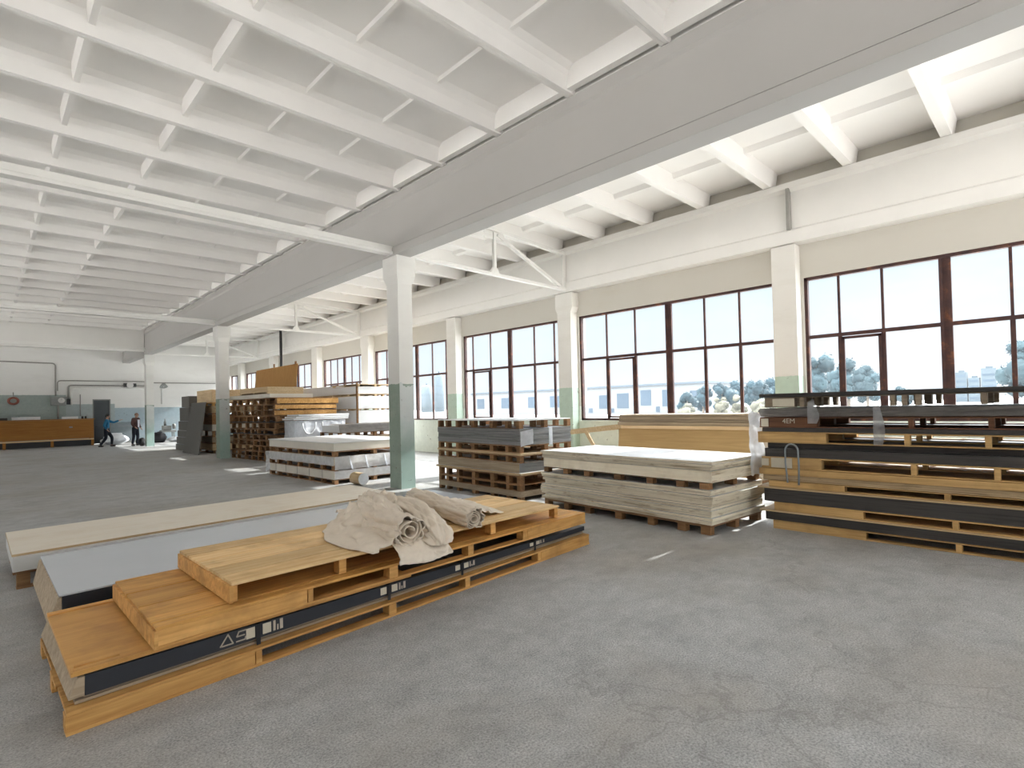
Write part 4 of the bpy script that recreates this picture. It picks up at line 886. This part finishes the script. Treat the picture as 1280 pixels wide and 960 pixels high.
# ------------------------------------------------------------------ people
def skin(name,verts,edges,mat,parent,root=0,sub=2,smooth=True):
    me=bpy.data.meshes.new(name); me.from_pydata([v[:3] for v in verts],edges,[]); me.materials.append(mat)
    o=bpy.data.objects.new(name,me); COL.objects.link(o)
    if parent: o.parent=parent
    md=o.modifiers.new('skin','SKIN'); md.use_smooth_shade=True
    for i,v in enumerate(verts):
        r=v[3] if isinstance(v[3],tuple) else (v[3],v[3]); me.skin_vertices[0].data[i].radius=r
        me.skin_vertices[0].data[i].use_root=(i==root)
    ss=o.modifiers.new('sub','SUBSURF'); ss.levels=sub; ss.render_levels=sub
    return o
def person(label,loc,rz,J,cols,group=None):
    """J: joint positions (facing -Y locally, z up)."""
    t=thing('person',label,'person',loc,rz,group)
    V=[];E=[];ix={}
    def add(n,p,r,par=None):
        ix[n]=len(V); V.append((*p,r)); 
        if par: E.append((ix[par],ix[n]))
    def lerp(a,b,u): return tuple(x+(y-x)*u for x,y in zip(a,b))
    add('pelvis',J['pelvis'],(.15,.11)); add('waist',J['waist'],(.135,.10),'pelvis'); add('chest',J['chest'],(.16,.115),'waist'); add('neckb',J['neck'],.06,'chest')
    hd=Vector(J['head']); nk=Vector(J['neck']); add('neckt',lerp(J['neck'],J['head'],.42),.055,'neckb'); add('skull',tuple(hd),(.078,.092),'neckt'); add('crown',tuple(hd+Vector((0,.01,.075))),(.062,.075),'skull')
    for s in ('l','r'):
        add('sh'+s,J['sh'+s],.062,'chest'); add('el'+s,J['el'+s],.043,'sh'+s); add('wr'+s,J['wr'+s],.027,'el'+s)
        d=(Vector(J['wr'+s])-Vector(J['el'+s])).normalized(); side=d.cross(Vector((0,-1,.15))).normalized(); nrm=side.cross(d)
        w=Vector(J['wr'+s]); add('palm'+s,tuple(w+d*.05),(.034,.018),'wr'+s)
        for k in range(4):
            o_=side*(-.03+.02*k); ln=(.062,.074,.07,.055)[k]
            add('f%d%s'%(k,s),tuple(w+d*.095+o_),.009,'palm'+s); add('g%d%s'%(k,s),tuple(w+d*(.095+ln*.55)+o_+nrm*.008),.008,'f%d%s'%(k,s)); add('h%d%s'%(k,s),tuple(w+d*(.095+ln*.9)+o_+nrm*.028),.007,'g%d%s'%(k,s))
        add('t0'+s,tuple(w+d*.04-side*.04),.010,'palm'+s); add('t1'+s,tuple(w+d*.075-side*.058+nrm*.01),.009,'t0'+s)
        add('hip'+s,J['hip'+s],.085,'pelvis'); add('kn'+s,J['kn'+s],.056,'hip'+s); add('an'+s,J['an'+s],.038,'kn'+s); a=Vector(J['an'+s]); add('to'+s,tuple(a+Vector(J.get('toe',(0,-.14,-.05)))),.03,'an'+s)
    skin('body',V,E,cols['skin'],t)
    def sub(name,chain,mat,k):
        vs=[];es=[]
        for c in chain:
            for i,(n,r) in enumerate(c):
                p=J[n] if n in J else V[ix[n]][:3]
                q=[j for j,v in enumerate(vs) if v[4]==n]
                if q: cur=q[0]
                else: cur=len(vs); vs.append((*p,r,n))
                if i: es.append((prev,cur))
                prev=cur
        skin(name,[v[:4] for v in vs],es,mat,t)
    sub('top',[[('pelvis',(.175,.13)),('waist',(.165,.125)),('chest',(.185,.14)),('neck',(.085,.08))],[('chest',(.185,.14)),('shl',.082),('ell',.06),('wrl',.044)],[('chest',(.185,.14)),('shr',.082),('elr',.06),('wrr',.044)]],cols['top'],1)
    sub('trousers',[[('waist',(.145,.112)),('pelvis',(.17,.128)),('hipl',.105),('knl',.078),('anl',.06)],[('pelvis',(.17,.128)),('hipr',.105),('knr',.078),('anr',.06)]],cols['legs'],1)
    for s in 'lr':
        a=Vector(J['an'+s]); b=MB(); tv=Vector(J.get('toe',(0,-.14,-.05))); tv.z=0; dd=tv.normalized(); sd=dd.cross(Vector((0,0,1)))
        b.ball((0,0,0),(1,1,1),14)
        for v in b.v:
            p=dd*(v.x*.13+.05)+sd*(v.y*.047)+Vector((0,0,max(-.045,v.z*.05))); v.xyz=a+p+Vector((0,0,-.03))
        b.build('shoe',cols['shoe'],t)
    b=MB(); b.ball(tuple(hd+Vector((0,.018,.045))),(.088,.102,.092),18,fn=lambda d:1+noise.noise(d*6)*.06)
    hz=hd.z+.012; hy=hd.y
    b.f=[f for f in b.f if not (sum(b.v[i].y for i in f)/4<hy-.045 and sum(b.v[i].z for i in f)/4<hd.z+.075) and sum(b.v[i].z for i in f)/4>hd.z-.05]
    b.t=b.t[:len(b.f)]; b.m=b.m[:len(b.f)]; b.sm=b.sm[:len(b.f)]
    b.build('hair',cols['hair'],t)
    b=MB(); b.ball(tuple(hd+Vector((0,-.098,-.012))),(.013,.018,.022),10); b.ball(tuple(hd+Vector((.082,.005,-.005))),(.012,.02,.03),10); b.ball(tuple(hd+Vector((-.082,.005,-.005))),(.012,.02,.03),10); b.build('nose_and_ears',cols['skin'],t)
    for s in (-1,1):
        b=MB(); b.ball(tuple(hd+Vector((s*.033,-.085,.018))),.010,8); b.build('eye',M_black,t)
    b=MB(); b.ball(tuple(hd+Vector((0,-.086,-.05))),(.026,.01,.007),10); b.build('mouth',M_redhose,t)
    return t
J1=dict(pelvis=(0,0,.93),waist=(0,-.01,1.06),chest=(0,-.03,1.28),neck=(0,-.03,1.46),head=(0,-.05,1.59),shl=(.17,-.03,1.38),ell=(.20,-.28,1.28),wrl=(.18,-.52,1.38),shr=(-.17,-.02,1.38),elr=(-.24,.08,1.12),wrr=(-.22,-.05,.92),hipl=(.09,0,.86),knl=(.09,-.22,.50),anl=(.09,-.20,.09),hipr=(-.09,.02,.86),knr=(-.09,.02,.47),anr=(-.09,.28,.09))
person('dark-haired person in a blue top striding with one arm stretched forward, by the workbench',(4.62,35.2,0),radians(75),J1,dict(skin=M_skin,top=M_blue,legs=M_navy,hair=M_hair,shoe=M_black))
J2=dict(pelvis=(0,0,.95),waist=(0,-.01,1.09),chest=(0,-.04,1.32),neck=(0,-.05,1.50),head=(0,-.10,1.62),shl=(.18,-.04,1.43),ell=(.23,.02,1.16),wrl=(.20,-.14,.95),shr=(-.18,-.04,1.43),elr=(-.23,-.02,1.16),wrr=(-.20,-.20,1.00),hipl=(.09,0,.88),knl=(.10,-.05,.48),anl=(.10,.02,.09),hipr=(-.09,0,.88),knr=(-.12,-.02,.48),anr=(-.15,.04,.09))
p=person('person in maroon jacket over pale shirt, dark trousers, standing left of the far column',(5.80,34.75,0),radians(35),J2,dict(skin=M_skin,top=M_maroon,legs=M_navy,hair=M_hairg,shoe=M_black))
b=MB()
def fr_(u,v):
    a=-pi/2+.25+(u-.5)*(.75+.35*v); return (.172*cos(a),-.045+.142*sin(a)+.012*(1-v),1.0+.40*v)
b.grid(fr_,12,10); b.build('shirt_front',M_shirtw,p,solid=.006)
# ------------------------------------------------------------------ outdoors
b=MB(); b.box(12.3,400,-150,500,-.4,-.1); struct(b.build('ground_outside',M_ground))
b=MB(); b.box(-60,XL,-60,80,-.4,-.1); struct(b.build('ground_outside',M_ground2))
b=MB(); b.box(XL,12.3,-60,YF,-.4,-.1); struct(b.build('ground_outside',M_ground3))
b=MB(); b.box(XL-.3,XL,YF,YB,-.2,1.2); b.box(XL-.3,XL,YF,YB,4.1,6.6)
yy=YF
while yy<YB: b.box(XL-.3,XL,yy,yy+.7,1.2,4.1); yy+=6
struct(b.build('wall_left',M_white))
b=MB(); b.box(XL,2.2,YF-.3,YF,-.2,6.6); b.box(2.2,12.3,YF-.3,YF,4.6,6.6); struct(b.build('wall_front',M_white))
def tree(label,x,y,h,r,mat,trunk,group,seed,squash=1.0,leaves=900,name='tree',base=-.1,blobs=9):
    t=thing(name,label,'tree' if trunk else 'bush',(x,y,base),0,group); rnd=random.Random(seed)
    b=MB(); cs=[]
    z0=h*(.22 if trunk else 0)
    for k in range(blobs):
        a=rnd.uniform(0,6.28); q=rnd.random(); zz=z0+(h-z0)*(.12+.76*q); R=r*(1-.55*abs(q-.4))*rnd.uniform(.2,.46)
        rad=r*rnd.uniform(.15,.62)*(1-.6*max(0,q-.4)); cs.append((Vector((cos(a)*rad*squash,sin(a)*rad,zz)),R))
    for c,R in cs:
        b.ball(tuple(c),(R*squash,R,R*.95),22,rnd.random(),fn=lambda d:.95+noise.noise(d*2.2+c)*.32+noise.noise(d*6+c*2)*.22+noise.noise(d*13+c)*.12)
    for k in range(leaves):
        c,R=rnd.choice(cs); d=Vector((rnd.gauss(0,1),rnd.gauss(0,1),rnd.gauss(0,1))).normalized(); p=c+Vector((d.x*R*squash,d.y*R,d.z*R))*rnd.uniform(.85,1.3); s=r*rnd.uniform(.018,.05)
        a=Vector((rnd.gauss(0,1),rnd.gauss(0,1),rnd.gauss(0,1))).normalized(); e=a.cross(d).normalized()
        if p.z<0: continue
        b.face([p-a*s,p+e*s*.6,p+a*s,p-e*s*.6],rnd.random())
    b.build('crown' if trunk else 'foliage',mat,t,fix=False)
    if trunk:
        b=MB(); b.tube([(0,0,0),(.05*r,0,h*.25),(0,.03*r,h*.6),(0,0,h*.82)],[r*.09,r*.07,r*.045,r*.02],9); b.build('trunk',M_trunk,t)
    return t
# dark grove right of the factory, seen through the second window
G1='trees of the blue-green grove'
for k,(x,y,h,r) in enumerate(((58,30.5,2.9,1.5),(64,31.6,3.9,1.9),(58,26.4,3.8,1.8),(64,27.6,4.2,2.1),(70,27.4,4.3,2.2),(58,22.5,3.8,1.8),(64,22.6,4.1,2.1),(58,18.6,3.7,1.8))):
    tree('blue-green tree of the low grove beside the white factory, %s from the factory'%('first','second','third','fourth','fifth','sixth','seventh','eighth')[k],x,y,h,r,M_leafA,True,G1,30+k,leaves=1600,blobs=15)
for k,(x,y,h,r) in enumerate(((50,26.2,1.6,1.3),(50,22.8,2.2,1.2),(49,20.9,2.4,1.0),(48,18.0,1.9,1.5),(47,15.7,2.0,1.6))):
    tree('pale dry bush before the blue-green grove, %s from the factory'%('first','second','third','fourth','fifth')[k],x,y,h,r,M_leafC,False,'pale bushes before the grove',60+k,leaves=1400,name='bush',blobs=12)
G2='trees behind the tall dark stack'
for k,(x,y,h,r) in enumerate(((70,20.4,6.9,2.6),(78,19.2,6.9,2.6),(70,15.4,5.4,2.0),(78,13.6,3.2,1.6))):
    tree('hazy green tree above the tall dark stack, %s from the pilaster'%('first','second','third','fourth')[k],x,y,h,r,M_leafB,True,G2,80+k,leaves=2600,blobs=18)
tree('tall tree cut by the right picture edge, behind the first window',50,1.8,5.6,1.9,M_leafB,True,None,95,leaves=3000,blobs=20)
# factory
t=thing('factory','long low white factory hall far beyond the yard','building',(80,38.8,-.1))
b=MB(); b.box(0,14,0,62,0,4.7,.5); b.build('walls',M_fact,t); b=MB(); b.box(-.3,14.3,-.3,62.3,4.7,5.0,.5); b.build('roof',M_roof,t)
for (y,w,z0,z1) in ((1.2,1.6,1.8,3.6),(5.5,2.2,1.2,3.9),(9.8,2.0,1.4,4.0),(14.2,2.4,1.0,3.6),(18.5,2.0,1.0,3.4),(24,2.4,1.4,3.6),(30,2.4,1.4,3.6),(36,2.4,1.4,3.6),(44,2.4,1.4,3.6),(52,2.4,1.4,3.6)):
    b=MB(); b.box(-.06,.02,y,y+w,z0,z1); b.build('window',M_factw,t)
for (y,w,z0,z1) in ((8.2,.7,.3,1.2),(17.3,1.0,.3,1.0),(22,.8,.3,1.1)):
    b=MB(); b.box(-.08,.02,y,y+w,z0,z1); b.build('gate',M_factw,t)
for k,(y,w,h) in enumerate(((23.5,2.4,5.6),(21.0,2.6,8.6),(18.2,2.4,6.9),(15.0,3.2,9.4))):
    t=thing('tower_block','hazy tower block on the horizon, %s from the left above the tall stack'%('first','second','third','fourth')[k],'building',(200,y-w/2,-.1),0,'tower blocks above the tall stack')
    b=MB(); b.box(0,4,0,w,0,h,.5); b.build('walls',M_tower,t); b=MB(); b.box(.8,3,w*.25,w*.7,h,h+.5,.4); b.build('roof_house',M_tower,t)
    for q in range(int(h//1.6)):
        b=MB(); b.box(-.05,.02,w*.1,w*.9,.9+q*1.6,1.4+q*1.6); b.build('window_band',M_factw,t)
for k,(x,y,w,h) in enumerate(((150,184,5,11),(150,204,5,18),(150,214,6,13))):
    t=thing('silo','hazy pale tower far off through the third window, %s from the right'%('first','second','third')[k],'tower',(x,y-w/2,-.1),0,'hazy towers through the third window')
    b=MB(); b.tube([(2,w/2,0),(2,w/2,h*.9),(2,w/2,h)],[w*.45,w*.45,w*.2],18); b.build('shaft',M_tower,t); b=MB(); b.tube([(2,w/2,h),(2,w/2,h+1.2)],.3,8); b.build('mast',M_tower,t)
SKY_R,SKY_L,SKY_Z,SUN,EXPO=1.02,0.0,12.5,12.0,0.45
# ------------------------------------------------------------------ light
WS=1.0
w=bpy.data.worlds.new('sky'); SC.world=w; w.use_nodes=True; nt=w.node_tree; nt.nodes.clear()
out=N(nt,'ShaderNodeOutputWorld'); bg=N(nt,'ShaderNodeBackground'); tc=N(nt,'ShaderNodeTexCoord'); sp=N(nt,'ShaderNodeSeparateXYZ'); L(nt,tc.outputs['Generated'],sp.inputs[0])
cl=noise_(nt,coords(nt,'Generated',(1,1,2.6)),3.2,6,.6)
base=ramp(nt,sp.outputs[2],[(0.0,(.97,.985,1.0)),(.07,(.89,.945,1.0)),(.2,(.80,.90,1.0)),(.5,(1.0,.985,.965)),(1,(1.0,.985,.965))])
c=mix(nt,math_(nt,'MULTIPLY',ramp(nt,cl,[(.5,(0,0,0)),(.7,(1,1,1))]),.6),base,(1,1,1))
L(nt,c,bg.inputs['Color'])
# brighter open sky on the side away from the windows
dv=N(nt,'ShaderNodeVectorMath',operation='DOT_PRODUCT'); L(nt,tc.outputs['Generated'],dv.inputs[0]); dv.inputs[1].default_value=(-.8,-.6,0)
st=math_(nt,'ADD',SKY_R,math_(nt,'MULTIPLY',math_(nt,'MAXIMUM',dv.outputs['Value'],0),SKY_L)) if True else 1
dw=N(nt,'ShaderNodeVectorMath',operation='DOT_PRODUCT'); L(nt,tc.outputs['Generated'],dw.inputs[0]); dw.inputs[1].default_value=(.86,-.5,0)
st=math_(nt,'ADD',st,math_(nt,'MULTIPLY',math_(nt,'MAXIMUM',dw.outputs['Value'],0),.22))
zr=ramp(nt,sp.outputs[2],[(.2,(1,1,1)),(.55,(SKY_Z,SKY_Z,SKY_Z))]); st=math_(nt,'MULTIPLY',st,zr)
L(nt,st,bg.inputs['Strength']); L(nt,bg.outputs[0],out.inputs['Surface'])
sl=bpy.data.lights.new('sun','SUN'); sl.energy=SUN; sl.angle=radians(.8); sl.color=(1,.96,.9); so=bpy.data.objects.new('sun',sl); COL.objects.link(so)
d=Vector((cos(radians(29.5)),-.08,sin(radians(29.5)))); so.rotation_euler=d.to_track_quat('Z','Y').to_euler()
SC.view_settings.view_transform='Standard'; SC.view_settings.look='None'; SC.view_settings.exposure=EXPO; SC.view_settings.gamma=1; SC.view_settings.use_curve_mapping=False
cy=SC.cycles; cy.use_denoising=True; cy.max_bounces=10; cy.diffuse_bounces=6; cy.glossy_bounces=3; cy.transparent_max_bounces=16; cy.transmission_bounces=4
cy.sample_clamp_indirect=6; cy.caustics_reflective=False; cy.caustics_refractive=False
